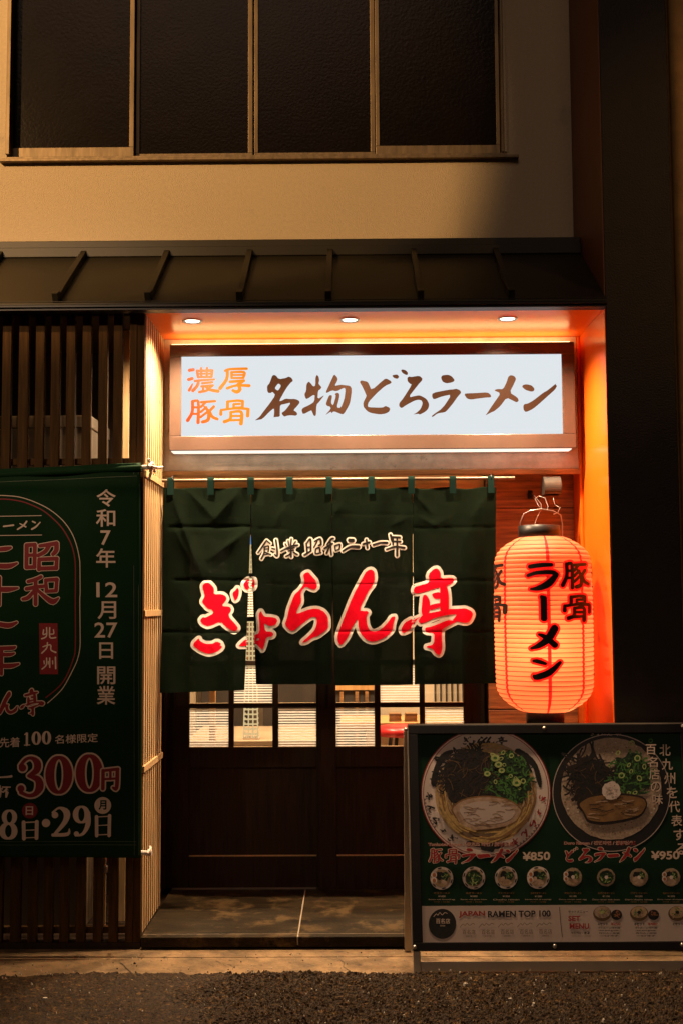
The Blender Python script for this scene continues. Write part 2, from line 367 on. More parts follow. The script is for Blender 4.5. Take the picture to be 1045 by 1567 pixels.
G['ro'] = Glyph([[(705,165),(735,145),(755,155),(875,135),(925,185),(850,270),(718,440),(850,410),(890,412),(975,460),(1010,530),(1000,590),(960,635),(880,678),(865,665),(780,675),(830,655),(890,600),(920,520),(905,480),(860,470),(800,485),(690,545),(625,590),(592,560),(595,515),(650,450),(770,260),(740,245),(710,215)]]).crop(545, 560, k115)
G['ra'] = Glyph([[(218,160),(240,130),(320,122),(370,145),(410,195),(395,220),(350,235),(290,242),(240,218)],
    [(100,375),(330,330),(400,325),(430,317),(480,335),(503,370),(450,430),(380,530),(300,625),(270,645),(170,660),(110,708),(88,705),(100,685),(245,585),(370,395),(230,425),(120,468),(95,430)]]).crop(650, 560, k115)
G['bar'] = Glyph([[(545,400),(560,382),(690,378),(865,367),(910,400),(915,438),(840,440),(690,460),(630,468),(580,455)]]).crop(650, 560, k115)
G['me'] = Glyph([[(290,150),(325,128),(375,140),(400,180),(375,240),(310,370),(420,440),(438,485),(405,508),(370,490),(268,440),(180,560),(95,630),(50,648),(-30,690),(0,655),(40,590),(110,490),(185,380),(90,340),(140,320),(220,325),(270,220)]]).crop(745, 560, k115)
G['n'] = Glyph([[(480,290),(500,262),(545,255),(615,270),(655,315),(650,345),(615,360),(530,335)],
    [(498,560),(515,530),(560,525),(640,480),(780,370),(830,345),(960,240),(950,265),(970,275),(940,330),(850,410),(750,500),(640,595),(535,645),(505,615)]]).crop(745, 560, k115)
G['nou'] = Glyph(strokes=S((100,112,20,155,103,20),(88,245,20,140,232,20),(145,310,7,125,350,14,98,400,19),
    (210,120,16,225,210,16),(270,82,15,272,200,15),(355,80,15,352,200,15),(210,120,15,430,115,17),(430,115,17,420,205,16),(220,163,11,420,160,11),(225,210,13,420,207,13),
    (180,267,14,300,254,13,460,245,11),(235,265,16,210,340,19,150,408,20),(285,300,14,430,285,13),(275,345,14,440,330,13),(300,345,14,295,410,14),(245,427,16,330,412,15,375,395,13),(330,345,14,400,395,18,515,415,21),(440,335,10,385,372,12))).crop(280, 555, 9.5)
G['kou'] = Glyph(strokes=S((618,118,14,690,95,15,930,88,16),(650,110,20,640,240,20,545,372,23),(710,140,16,712,215,15),(710,140,13,890,140,16,882,215,16),(710,180,11,890,178,11),(710,224,12,885,222,13),
    (690,278,17,890,262,17),(880,272,15,805,318,18),(650,372,18,780,332,15,965,335,20),(805,315,19,832,385,23,790,425,23,730,405,18))).crop(280, 555, 9.5)
G['ton'] = Glyph(strokes=S((145,565,20,140,720,19,75,838,22),(145,570,16,228,570,17,225,870,21),(150,650,13,220,650,13),(150,745,13,220,745,13),(270,575,15,470,560,15),(335,575,15,265,645,14),
    (318,640,13,362,690,18,382,760,22,365,835,22,290,862,20),(345,650,14,262,718,14),(365,712,14,262,792,14),(452,640,18,385,710,16),(385,695,17,430,785,19,505,820,17))).crop(280, 555, 9.5)
G['kotsu'] = Glyph(strokes=S((655,570,19,652,660,19),(650,568,15,790,552,15,872,562,18),(872,562,18,868,660,18),(742,605,15,742,655,15),(742,603,13,830,600,13),(755,655,13,860,650,13),(558,692,17,556,750,21),(560,690,14,760,665,14,945,672,16),(952,680,20,945,772,22),
    (700,722,18,692,820,19,608,858,22),(700,722,15,852,718,18,848,885,25),(710,775,13,850,775,13),(700,838,14,850,832,13))).crop(280, 555, 9.5)
# noren letters
G['gi'] = Glyph([[(230,235),(265,195),(310,188),(350,220),(385,270),(380,345),(490,342),(535,370),(553,410),(480,500),(590,508),(618,550),(570,625),(700,770),(705,800),(665,835),(630,825),(545,770),(475,700),(320,770),(250,740),(210,690),(245,645),(280,655),(385,595),(360,545),(310,535),(260,480),(228,440),(265,370),(250,310)],
    [(130,985),(200,920),(215,960),(280,995),(370,1000),(430,965),(490,995),(470,1020),(505,1030),(480,1070),(400,1115),(320,1130),(220,1090),(125,1025)],
    [(630,320),(670,290),(695,255),(715,290),(712,350),(690,410),(660,425),(640,375)],[(768,205),(820,150),(880,140),(915,150),(912,250),(860,285),(800,280)]]).crop(285, 870, 8.708)
G['yo'] = Glyph([[(475,345),(515,285),(545,340),(575,390),(720,400),(790,420),(812,470),(780,530),(690,560),(640,545),(570,500),(595,655),(700,655),(745,700),(720,745),(610,755),(580,890),(540,990),(520,960),(410,860),(270,905),(145,905),(180,860),(270,785),(400,720),(490,685),(485,450)]],
    [[(415,820),(455,770),(485,775),(475,815)]]).crop(355, 910, 11.61)
G['rah'] = Glyph([[(460,205),(500,175),(545,160),(600,225),(665,300),(685,400),(640,445),(590,430),(515,390),(470,415),(420,490),(435,640),(390,710),(345,830),(420,810),(560,755),(690,745),(790,790),(850,870),(860,960),(855,1060),(800,1110),(690,1190),(600,1215),(500,1285),(430,1292),(560,1180),(650,1080),(685,950),(665,880),(590,880),(450,980),(300,1110),(240,1090),(165,1000),(205,900),(230,760),(290,600),(330,510),(400,455),(480,345),(480,270)]]).crop(420, 860, 10.45)
G['nh'] = Glyph([[(465,190),(510,150),(550,143),(585,170),(595,260),(575,345),(500,440),(380,690),(500,700),(515,720),(480,760),(490,880),(530,960),(590,980),(680,940),(770,850),(820,775),(870,770),(840,870),(830,960),(720,1060),(580,1110),(480,1085),(400,990),(375,900),(370,790),(290,920),(230,1060),(145,1160),(105,1110),(98,1020),(170,830),(300,500)]]).crop(505, 855, 8.708)
G['tei'] = Glyph([[(405,190),(470,125),(515,118),(550,170),(552,245),(690,235),(720,260),(700,295),(625,335),(540,350),(350,410),(245,430),(220,395),(235,345),(330,320),(415,295)],
    [(335,450),(375,440),(415,500),(425,570),(410,680),(330,700),(318,640)],[(540,330),(625,325),(645,400),(655,510),(650,640),(550,650),(540,560),(545,490)],[(445,430),(545,405),(555,485),(490,495),(455,470)],
    [(415,570),(545,540),(555,590),(415,640)],[(405,670),(560,640),(660,618),(790,615),(850,608),(930,645),(950,690),(910,770),(860,790),(755,770),(690,765),(760,680),(640,690),(500,720),(320,805),(275,770),(330,690)],
    [(360,850),(440,835),(640,755),(690,760),(765,765),(600,850),(570,870),(565,970),(575,1100),(555,1170),(530,1185),(490,1160),(460,1110),(360,1085),(470,1055),(478,910),(370,905)],
    [(65,870),(110,790),(195,740),(205,760),(320,705),(260,750),(200,830),(190,870),(90,920)]]).crop(605, 855, 8.038)
G['founded'] = Glyph(strokes=S((160,150,10,110,220,12,45,312,10),(160,150,10,207,190,10),(125,238,9,188,225,10,182,300,9),(130,245,10,125,320,12,90,392,13),(140,265,8,175,262,8),(135,305,10,215,338,11),(130,340,8,180,332,8),(232,255,10,268,265,12),(285,145,13,300,250,13,303,355,14,270,338,9),
    (410,195,10,424,222,11),(490,130,11,482,200,12),(448,155,10,455,212,10),(545,165,10,520,200,10),(352,295,11,480,228,12,575,210,11),(482,205,12,487,368,13),(440,262,10,530,245,10),(450,290,9,520,278,9),(420,362,12,475,330,12),(520,308,11,567,335,13),
    (690,190,13,702,320,13),(700,180,12,745,132,13,748,290,13),(702,240,9,740,235,9),(663,342,13,742,295,12),(800,160,11,872,128,14,882,200,14,852,212,10),(832,160,10,790,240,11),(815,260,11,862,245,12,872,310,12),(815,260,11,812,322,11,882,312,11))).crop(390, 810, 8.708) + \
  Glyph(strokes=S((45,190,10,95,122,14,122,112,12),(15,232,12,112,175,11),(85,160,11,97,312,11),(75,210,10,40,292,13),(140,202,9,147,252,9),(140,202,9,202,186,11,196,242,10),(150,262,9,196,246,9),(318,133,22,362,135,22),(240,266,12,330,215,15,430,215,20),(485,180,12,562,160,13),(525,130,13,537,228,13),(612,192,13,700,165,13,780,165,15),
    (822,65,13,835,128,13),(832,92,11,935,100,15),(840,145,10,945,150,12),(852,110,10,852,190,10),(775,245,12,880,212,11,992,226,14),(902,110,11,903,322,14))).crop(495, 810, 8.038)

# ------------------------------------------------------------------ street
YS, YB, YD = 5.235, 5.80, 6.10          # step edge, cladding, left door
ZS = 0.055                              # top of the entrance step
mb = MB(); mb.face([(-60, -60, -.03), (60, -60, -.03), (60, 60, -.03), (-60, 60, -.03)])
tag(mb.build('ground', m_ground), kind='structure')
mb = MB(); mb.box(-6, 6, 4.70, 5.128, -.029, 0.0); mb.box(-6, 6, 5.1315, 5.62, -.029, .001); mb.box(-6, 6, 5.128, 5.1315, -.029, -.004)
tag(mb.build('pavement', m_conc), kind='structure')
# road: an asphalt sheet whose broken edge laps over the concrete, stones as real relief
nx, ny = 900, 290; x0, x1, y0, y1 = -1.5, 1.5, 4.08, 5.03
xs = np.linspace(x0, x1, nx); ys = np.linspace(y0, y1, ny); GX, GY = np.meshgrid(xs, ys)
def vnoise(x, y, s, seed):
    r = np.random.RandomState(seed); T = r.rand(256, 256); u, v = x*s, y*s; i, j = np.floor(u).astype(int), np.floor(v).astype(int); fu, fv = u-i, v-j
    fu, fv = fu*fu*(3-2*fu), fv*fv*(3-2*fv); g = lambda a, b: T[a % 256, b % 256]
    return (g(i, j)*(1-fu)+g(i+1, j)*fu)*(1-fv)+(g(i, j+1)*(1-fu)+g(i+1, j+1)*fu)*fv
def stones(x, y, cell, seed):       # broken stone: every stone its own height and tilt, dark gaps between
    r = np.random.RandomState(seed); J = r.rand(256, 256, 5); u, v = x/cell, y/cell; i0, j0 = np.floor(u).astype(int), np.floor(v).astype(int)
    d1 = np.full(x.shape, 9.); d2 = np.full(x.shape, 9.); h = np.zeros(x.shape)
    for di in (-1, 0, 1):
        for dj in (-1, 0, 1):
            q = J[(i0+di) % 256, (j0+dj) % 256]; dx, dy = u-(i0+di+q[..., 0]), v-(j0+dj+q[..., 1]); d = np.hypot(dx, dy); hh = q[..., 2]+(q[..., 3]-.5)*dx*1.6+(q[..., 4]-.5)*dy*1.6
            nw = d < d1; d2 = np.where(nw, d1, np.minimum(d2, d)); h = np.where(nw, hh, h); d1 = np.where(nw, d, d1)
    return h*np.clip((d2-d1)*4, 0, 1)
edge = 4.895+.035*(vnoise(GX, GX*0, 3.1, 1)-.5)+.03*(vnoise(GX, GX*0, 11, 2)-.5)+.03*(vnoise(GX, GY, 38, 3)-.5)+.025*(vnoise(GX, GY, 80, 8)-.5)
coarse = np.clip((GX+.75+.25*(vnoise(GX, GY, 5, 7)-.5))/.35, .35, 1)
hz = coarse*(.0075*stones(GX, GY, .013, 4)+.0045*stones(GX, GY, .008, 5))+.006*vnoise(GX, GY, 23, 6)+.016*vnoise(GX, GY, 3, 9)+.006*vnoise(GX, GY, 9, 14)-.002
t = np.clip((edge-GY)/.03, 0, 1)**.7; hz = hz*t-.03*(1-t)
vs = np.stack([GX, GY, hz], -1).reshape(-1, 3); fs = [(j*nx+i, j*nx+i+1, (j+1)*nx+i+1, (j+1)*nx+i) for j in range(ny-1) for i in range(nx-1)]
mb = MB(); mb.v = vs.tolist(); mb.f = fs; mb.m = [0]*len(fs); mb.sm = [False]*len(fs)
mb.box(-30, 30, -8, y0, -.02, .012)
mb.box(-30, x0, y0, 4.86, -.02, .010); mb.box(x1, 30, y0, 4.86, -.02, .010)
tag(mb.build('road', m_asph), kind='structure')
mb = MB()
for i in range(420):
    x, y = random.uniform(-1.45, 1.45), (random.uniform(4.15, 5.2) if i % 3 else random.uniform(4.86, 5.2)); r = random.uniform(.0016, .0042)*(1.9 if i % 29 == 0 else 1)
    if y > 4.93: r *= .8
    z = .020 if y < 4.88 else .0
    p = [(x+r*math.cos(a)*random.uniform(.7, 1.3), y+r*math.sin(a)*random.uniform(.7, 1.3)) for a in [k*math.pi/3 for k in range(6)]]
    mb.prism([(a, b, z-.002) for a, b in p], [(x+(a-x)*.6, y+(b-y)*.6, z+r*1.1) for a, b in p], 0 if random.random() < .5 or y < 4.88 else 1)
def crack(pts, w):
    q = [CAM+ray(a, b)*((.0016-CAMZ)/ray(a, b).z) for a, b in pts]
    for a, b in zip(q[:-1], q[1:]): mb.face([a+Vector((-w, -w*.5, 0)), b+Vector((-w, -w*.5, 0)), b+Vector((w, w*.5, 0)), a+Vector((w, w*.5, 0))], 1)
crack([(184, 1473), (190, 1477), (194, 1482), (200, 1487), (204, 1491)], .0016); crack([(520, 1468), (527, 1473), (525, 1479), (534, 1485)], .0011); crack([(330, 1470), (338, 1474), (352, 1476), (360, 1481)], .0010)
for px, py, r in ((70, 1529, .014), (712, 1507, .012), (780, 1530, .010), (830, 1518, .006)):      # paler scraps
    c = at(px, py, 1); c = CAM+ray(px, py)*((.016-CAMZ)/ray(px, py).z)
    p = [(c.x+r*math.cos(a)*random.uniform(.7, 1.5), c.y+r*.6*math.sin(a)*random.uniform(.7, 1.3)) for a in [k*math.pi/4 for k in range(8)]]
    mb.prism([(a, b, .012) for a, b in p], [(c.x+(a-c.x)*.7, c.y+(b-c.y)*.7, .022) for a, b in p])
tag(mb.build('gravel', [m_peb, m_pdark]), 'small pale grit and dark crumbs scattered over the road edge', 'gravel', kind='stuff')

XL = X(219, 5.25); XP = X(932, 5.22, 800)           # the entrance opening between slats and pier
st = thing('entrance_step', ((XL+XP)/2, YS, 0), 'low dark tiled step across the doorway with a pale worn front edge', 'step')
mb = MB(); xj = X(461, 5.6, 1400)
mb.box(XL+.004, xj-.003, YS, 6.3, .012, ZS); mb.box(xj+.003, XP-.004, YS, 6.3, .012, ZS); mb.build('step_tile', m_tile, st, bevel=.003)
mb = MB(); mb.box(xj-.003, xj+.003, YS+.004, 6.28, .02, ZS-.0015); mb.box(XL+.01, XP-.01, YS+.045, YS+.0475, ZS-.004, ZS+.0006); mb.build('grout_line', m_grout, st)
mb = MB(); mb.box(XL-.0, XP, YS+.035, 6.25, .0, .012); mb.build('step_base', m_blackmetal, st)

# ------------------------------------------------------------------ shop building
YU = 5.90
bd = thing('shop_building', (0, YU, 0), 'ramen shop front with pale upper wall, dark lean-to roof and lit entrance', 'building')
zw0 = Z(365, YU); XR = X(877, YU, 200)
wx0, wx1, wz0 = X(13, YU, 120), X(769, YU, 120), Z(241, YU)
mb = MB(); mb.box(-5, XR, YU, YU+.25, zw0-.4, wz0); mb.box(-5, wx0, YU, YU+.25, wz0, 6.2); mb.box(wx1, XR, YU, YU+.25, wz0, 6.2); mb.box(wx0, wx1, YU, YU+.25, 5.7, 6.2)
mb.build('upper_wall', m_stucco, bd)
# sliding windows of the upper floor
wn = MB(); wn.box(wx0, wx1, YU+.10, YU+.24, wz0, wz0+.022); wn.box(wx0, wx0+.02, YU-.03, YU+.22, wz0+.022, 5.7); wn.box(wx1-.012, wx1, YU-.006, YU+.2, wz0+.022, 5.7)
wn.box(wx0, wx1+.002, YU-.012, YU+.10, wz0-.004, wz0+.014); win = wn.build('window', m_alu, bd, bevel=.002)
mb = MB(); mb.box(wx0-.03, wx1+.07, YU-.035, YU-.001, wz0-.018, wz0-.004); mb.build('sill', m_alu, win, bevel=.002)
mb = MB(); mb.box(wx1+.001, wx1+.012, YU-.012, YU-.0005, wz0+.02, 5.7); mb.build('reveal_bead', m_stucco, win)
sx = [16, 203, 390, 577, 763]
for i in range(4):
    f = .03 if i in (0, 3) else .065; a, b = X(sx[i]-(4 if i else 0), YU+f, 120), X(sx[i+1]+(4 if i < 3 else 0), YU+f, 120); z0 = wz0+.0225
    if i == 0: b = X(206, YU+f, 120)
    if i == 1: a = X(209, YU+f, 120); b = X(387, YU+f, 120)
    if i == 2: a = X(389.5, YU+f, 120); b = X(573, YU+f, 120)
    if i == 3: a = X(574, YU+f, 120)
    mb = MB(); y_, w_ = YU+f, .026; hb = .055 if i == 0 else .032 if i < 3 else .05
    mb.box(a, b, y_, y_+.024, z0, z0+hb); mb.box(a, a+(.02 if i else .012), y_, y_+.024, z0+hb, 5.69); mb.box(b-w_*(.9 if i != 3 else .7), b, y_, y_+.024, z0+hb, 5.69)
    sa = mb.build('sash', m_alu, win, bevel=.002)
    mb = MB(); mb.box(a+.012, b-.018, y_+.008, y_+.014, z0+hb-.005, 5.69); mb.build('pane', m_wglass, sa)
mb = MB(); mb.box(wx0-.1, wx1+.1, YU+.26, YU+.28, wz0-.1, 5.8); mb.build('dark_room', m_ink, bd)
# lean-to roof
YE = 5.16; ze = Z(461, YE); yt = 5.72; zt = Z(389, yt)
rf = MB(); xa = -5.0; xe = XP-.002
xtop = XR+.02
rf.prism([(xa, YE, ze), (xa, yt, zt), (xa, yt, zt-.03), (xa, YE, ze-.012)], [(xe, YE, ze), (xe, yt, zt), (xe, yt, zt-.03), (xe, YE, ze-.012)])
roof = rf.build('roof', m_roof, bd, bevel=.002)
for px in (-120, 3, 130, 257, 383, 505, 632, 757):
    c = X(px, yt, 392); w = .0135; n = Vector((0, -(zt-ze), (yt-YE))).normalized(); h = .030
    def sec(y, z, hh): return [(c-w, y, z), (c+w, y, z), (c+w, y+n.y*hh, z+n.z*hh), (c-w, y+n.y*hh, z+n.z*hh)]
    mb = MB(); k = .93; mb.prism(sec(yt, zt, h), sec(YE+(yt-YE)*.08, ze+(zt-ze)*.08, h)); mb.prism(sec(YE+(yt-YE)*.0799, ze+(zt-ze)*.0799, h+.012), sec(YE+.006, ze+.003, h+.016)); mb.build('seam', m_roof, roof, bevel=.002)
mb = MB(); mb.box(xa, XP-.003, yt-.022, YU-.001, zt-.01, Z(377, yt)); mb.box(xa, XP-.003, yt-.004, YU-.0015, Z(377, yt)+.0005, Z(365.5, yt)); mb.build('flashing', m_roof, roof, bevel=.003)
mb = MB(); zf = Z(472, YE); mb.box(xa, xe, YE-.014, YE+.05, Z(468, YE), ze-.0125); mb.box(xa, xe, YE-.004, YE+.06, zf, Z(468.5, YE)); mb.box(xa, xe, YE-.017, YE-.0145, Z(460.5, YE), Z(459.3, YE), 1); mb.build('fascia', [m_blackmetal, m_roof], roof, bevel=.002)
# soffit (with three round holes' worth of downlights set into it) and the walls of the porch
zso = Z(473, YE+.06)
mb = MB(); mb.box(XL-.03, XP-.001, YE+.0601, YU+.2, zso, zso+.05); mb.build('soffit', m_orange, bd)
mb = MB(); mb.box(-5, XL-.031, YE+.0601, YU+.2, zso, zso+.05); mb.build('dark_soffit', m_wood, bd)
zc1, zc0 = Z(513, YB), Z(719, YB); xc0, xc1 = X(249, YB, 600), X(884, YB, 600)
mb = MB(); mb.box(xc0, xc1-.004, YB, YB+.1, zc0, zso-.001); mb.build('cladding', m_clad, bd, bevel=.002)
mb = MB(); mb.box(xc0-.002, xc1, YB-.012, YB-.0005, Z(728, YB), Z(719.5, YB)); mb.build('cladding_trim', m_lintel, bd, bevel=.003)
# narrow orange return behind the lantern
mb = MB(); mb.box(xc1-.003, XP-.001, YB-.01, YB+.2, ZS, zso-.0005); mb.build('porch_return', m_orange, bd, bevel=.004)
# timber round the doors
YP = 5.95; xw0 = X(745, YP, 950)
mb = MB(); zz = [ZS, .30, Z(1185, YP), Z(1087, YP), Z(982, YP), Z(880, YP), Z(779, YP), Z(715, YP)]
for a, b in zip(zz[:-1], zz[1:]):
    mb.box(xw0, xc1-.004, YP, YP+.03, a+.002, b-.002); 
mb.box(xw0, xc1-.004, YP+.012, YP+.25, ZS, Z(715, YP), 1)
mb.build('plank_wall', [m_plank, m_wood], bd, bevel=.003)
dx0, dx1 = X(252, YD, 1100), X(744, YD, 1100)
mb = MB(); mb.box(dx0-.06, xw0-.002, YP+.03, YP+.10, Z(768, YP), Z(715, YP)-.003); mb.build('lintel', m_lintel, bd, bevel=.003)
mb = MB(); mb.box(dx0-.08, dx0-.012, YP-.04, YD+.12, ZS, Z(768, YP)-.002); mb.box(dx0-.012, dx0+.012, YD-.06, YD+.12, ZS, Z(768, YP)-.002); mb.box(dx1-.004, xw0+.03, YP+.045, YD+.12, ZS, Z(768, YP)-.002)
mb.box(dx0-.01, xw0, YP+.10, YD+.12, Z(790, YD), Z(715, YP)); mb.build('door_frame', m_wood, bd, bevel=.004)
mb = MB(); mb.box(-5, dx0-.081, YD+.02, YD+.16, 0, 3.2); mb.build('back_wall', m_indark, bd)
# the two sliding doors
def make_door(px0, px1, cols, Y, first):
    xa, xb = X(px0, Y, 1100), X(px1, Y, 1100); zb, ztop = ZS+.006, Z(791, Y)
    rows = [(1143, 1083), (1076, 1018), (1010, 950), (943, 883), (876, 817)]
    mb = MB(); T = .034
    cx = [(X(a, Y, 1100), X(b, Y, 1100)) for a, b in cols]; rz = [(Z(a, Y), Z(b, Y)) for a, b in rows]
    zp0, zp1 = Z(1310, Y), Z(1174, Y)
    mb.box(xa, cx[0][0], Y, Y+T, zb, ztop); mb.box(cx[-1][1], xb, Y, Y+T, zb, ztop)
    mb.box(cx[0][0], cx[-1][1], Y, Y+T, zb, zp0); mb.box(cx[0][0], cx[-1][1], Y, Y+T, zp1, rz[0][0]); mb.box(cx[0][0], cx[-1][1], Y, Y+T, rz[-1][1], ztop)
    for k in range(2): mb.box(cx[k][1], cx[k+1][0], Y+.003, Y+T-.003, rz[0][0], rz[-1][1])
    for k in range(4):
        for c in cx: mb.box(c[0], c[1], Y+.004, Y+T-.004, rz[k][1], rz[k+1][0])
    d = mb.build('door', m_wood, bd, bevel=.003)
    mb = MB(); mb.box(cx[0][0], cx[-1][1], Y+.014, Y+.024, zp0, zp1); mb.build('door_panel', m_wood, d)
    mb = MB(); mb.box(cx[0][0]+.001, cx[-1][1]-.001, Y-.001, Y+.0135, zp0+.0005, zp0+.005); mb.build('panel_bead', m_bamboo, d)
    mb = MB()
    for c in cx:
        for q in rz: mb.box(c[0], c[1], Y+.014, Y+.019, q[0], q[1])
    mb.build('glazing', m_glass, d)
    mb = MB()
    for i, q in enumerate(rz):
        for j, c in enumerate(cx):
            if (i+j+first) % 2 == 0:
                n = 15; p = (q[1]-q[0])/n
                for k in range(n): mb.box(c[0], c[1], Y+.0195, Y+.0203, q[0]+p*k+p*.05, q[0]+p*k+p*.62)
    mb.build('striped_film', m_film, d)
    for c in cx:
        for q in rz[:2]: mb = MB(); mb.box(c[0]+.0005, c[1]-.0005, Y-.0005, Y+.013, q[0]+.0004, q[0]+.0035); mb.build('glazing_bead', m_bamboo, d)
    return d
dl = make_door(253, 497, [(290, 350), (358, 417), (426, 484)], YD, 0)
mb = MB(); mb.box(X(264, YD, 1360), X(484, YD, 1360), YD-.012, YD-.001, ZS+.001, ZS+.008); mb.build('kick_strip', m_steel, dl)
dr = make_door(488, 744, [(514, 573), (582, 642), (650, 709)], YD-.05, 0)
for q, (px, Y) in ((dl, (266, YD)), (dr, (501, YD-.05))):
    mb = MB(); a = X(px, Y, 1060); z = Z(1062, Y); mb.box(a-.008, a+.008, Y-.004, Y-.0006, z-.075, z+.075); mb.box(a-.005, a+.005, Y-.009, Y-.0041, z-.05, z+.05); mb.build('handle', m_blackmetal, q, bevel=.002)
# the dining room behind the glass
xi0, xi1, yi = -2.0, 2.0, 9.0
mb = MB(); mb.box(xi0, xi1, YD+.16, yi, ZS-.02, ZS-.001); mb.build('interior_floor', m_infloor, bd)
mb = MB(); mb.box(xi0, xi1, yi, yi+.1, ZS, 2.7); mb.box(xi0-.1, xi0, YD+.165, yi+.1, ZS, 2.7); mb.box(xi1, xi1+.1, YD+.165, yi+.1, ZS, 2.7); mb.box(xi0-.1, xi1+.1, YD+.165, yi+.1, 2.7, 2.8); mb.build('interior_wall', mat('dim_interior_wall', (.13, .085, .045), .8), bd)
mb = MB(); mb.box(X(575, 8.9), X(760, 8.9), 8.93, 8.99, ZS, 2.69); mb.build('cream_wall_panel', m_inwall, bd)
mb = MB(); mb.box(X(255, 8.9), X(300, 8.9), 8.93, 8.99, ZS, 2.69); mb.build('cream_wall_panel', m_inwall, bd)
for k in range(6): mb = MB(); a = X(664+k*8.5, 8.9); mb.box(a-.006, a+.006, 8.90, 8.929, Z(1080, 8.9), 2.0); mb.build('wall_batten', m_indark, bd)
mb = MB(); mb.box(xw0+.032, xi1+.1, YD+.0, YD+.16, ZS, 3.2); mb.build('front_wall', m_indark, bd)
for px, e in ((330, 95), (640, 110)):
    lamp('dining_room_light', 'AREA', (X(px, 7.4), 7.3, 2.66), e, (1.0, .72, .42), (X(px, 7.4), 7.3, 0), size=.5)
# things in the dining room
t = thing('counter', (X(620, 7.6), 7.6, ZS), 'pale oak counter inside behind the right door panes', 'counter')
cz = Z(1105, 7.5); mb = MB(); mb.box(X(520, 7.6), X(800, 7.6), 7.45, 7.95, cz-.04, cz); mb.build('counter_top', m_inwood, t, bevel=.004)
mb = MB(); mb.box(X(560, 7.6), X(800, 7.6), 7.6, 7.9, ZS, cz-.041); mb.build('counter_front', m_inwall, t)
for i, px in enumerate((603, 627)):
    t = thing('napkin_stack', (X(px, 7.55), 7.55, cz), ('left of the two stacks of brown paper napkins on the counter' if i == 0 else 'right of the two stacks of brown paper napkins on the counter'), 'napkins', 'napkin stacks on the counter')
    mb = MB()
    for k in range(6): mb.box(X(px-10, 7.55)+random.uniform(0, .004), X(px+9, 7.55)-random.uniform(0, .004), 7.5, 7.6, cz+.0005+k*.0085, cz+.0075+k*.0085)
    mb.build('napkin', m_plank, t)
t = thing('bar_stool', (X(618, 7.2), 7.2, ZS), 'red vinyl bar stool with black legs below the counter', 'stool')
sz = Z(1126, 7.2); mb = MB(); mb.lathe((X(618, 7.2), 7.2, sz), [(.10, -.0), (.17, .004), (.175, .03), (.16, .055), (.08, .06)], 24); mb.build('seat', m_instool, t)
for a in range(4):
    an = a*math.pi/2+.5; mb = MB(); c = Vector((X(618, 7.2), 7.2, 0)); mb.tube([c+Vector((.10*math.cos(an), .10*math.sin(an), sz)), c+Vector((.19*math.cos(an), .19*math.sin(an), ZS))], .012, 8); mb.build('leg', m_blackmetal, t)
t = thing('dining_table', (X(470, 7.9), 7.9, ZS), 'dark dining table and bench seen through the middle panes', 'table')
tz = Z(1125, 7.4); mb = MB(); mb.box(X(300, 7.9), X(515, 7.9), 7.4, 8.3, Z(1133, 7.4)-.03, Z(1133, 7.4)); mb.build('tabletop', m_infloor, t, bevel=.004)
mb = MB(); mb.box(X(395, 7.9), X(560, 7.9), 8.35, 8.42, ZS, Z(1012, 8.35)); mb.build('bench_back', m_indark, t)
for px in (320, 500):
    mb = MB(); mb.box(X(px-6, 7.9), X(px+6, 7.9), 7.8, 7.9, ZS, Z(1133, 7.4)-.031); mb.build('leg', m_indark, t)
t = thing('sideboard', (X(543, 8.2), 8.3, ZS), 'dark sideboard with an orange board on top behind the right door', 'sideboard')
mb = MB(); mb.box(X(490, 8.3), X(574, 8.3), 8.3, 8.7, ZS, Z(1056, 8.3)); mb.build('body', m_indark, t, bevel=.004); mb = MB(); mb.box(X(488, 8.3), X(576, 8.3), 8.28, 8.72, Z(1056, 8.3)+.001, Z(1047, 8.3)); mb.build('board', m_inwood, t)
for px in (505, 522, 545, 560):
    mb = MB(); a = X(px, 8.28); mb.box(a-.012, a+.012, 8.285, 8.299, ZS, Z(1058, 8.3)); mb.build('upright', m_plank, t)
t = thing('timber_post', (X(325, 7.2), 7.2, ZS), 'orange timber post inside behind the left door panes', 'post')
mb = MB(); mb.box(X(321, 7.2), X(330, 7.2), 7.2, 7.24, ZS, 2.69); mb.build('shaft', m_inwood, t, bevel=.003); mb = MB(); mb.box(X(319, 7.2), X(332, 7.2), 7.195, 7.245, ZS, ZS+.05); mb.build('foot', m_indark, t)
t = thing('dark_cabinet', (X(300, 8.4), 8.5, ZS), 'dark cabinet inside behind the orange timber post', 'cabinet')
mb = MB(); mb.box(X(306, 8.4), X(372, 8.4), 8.5, 8.9, ZS, Z(1010, 8.5)); mb.build('body', m_indark, t, bevel=.004); mb = MB(); mb.box(X(304, 8.4), X(374, 8.4), 8.48, 8.92, Z(1010, 8.5)+.001, Z(1006, 8.5)); mb.build('top', m_inwood, t)
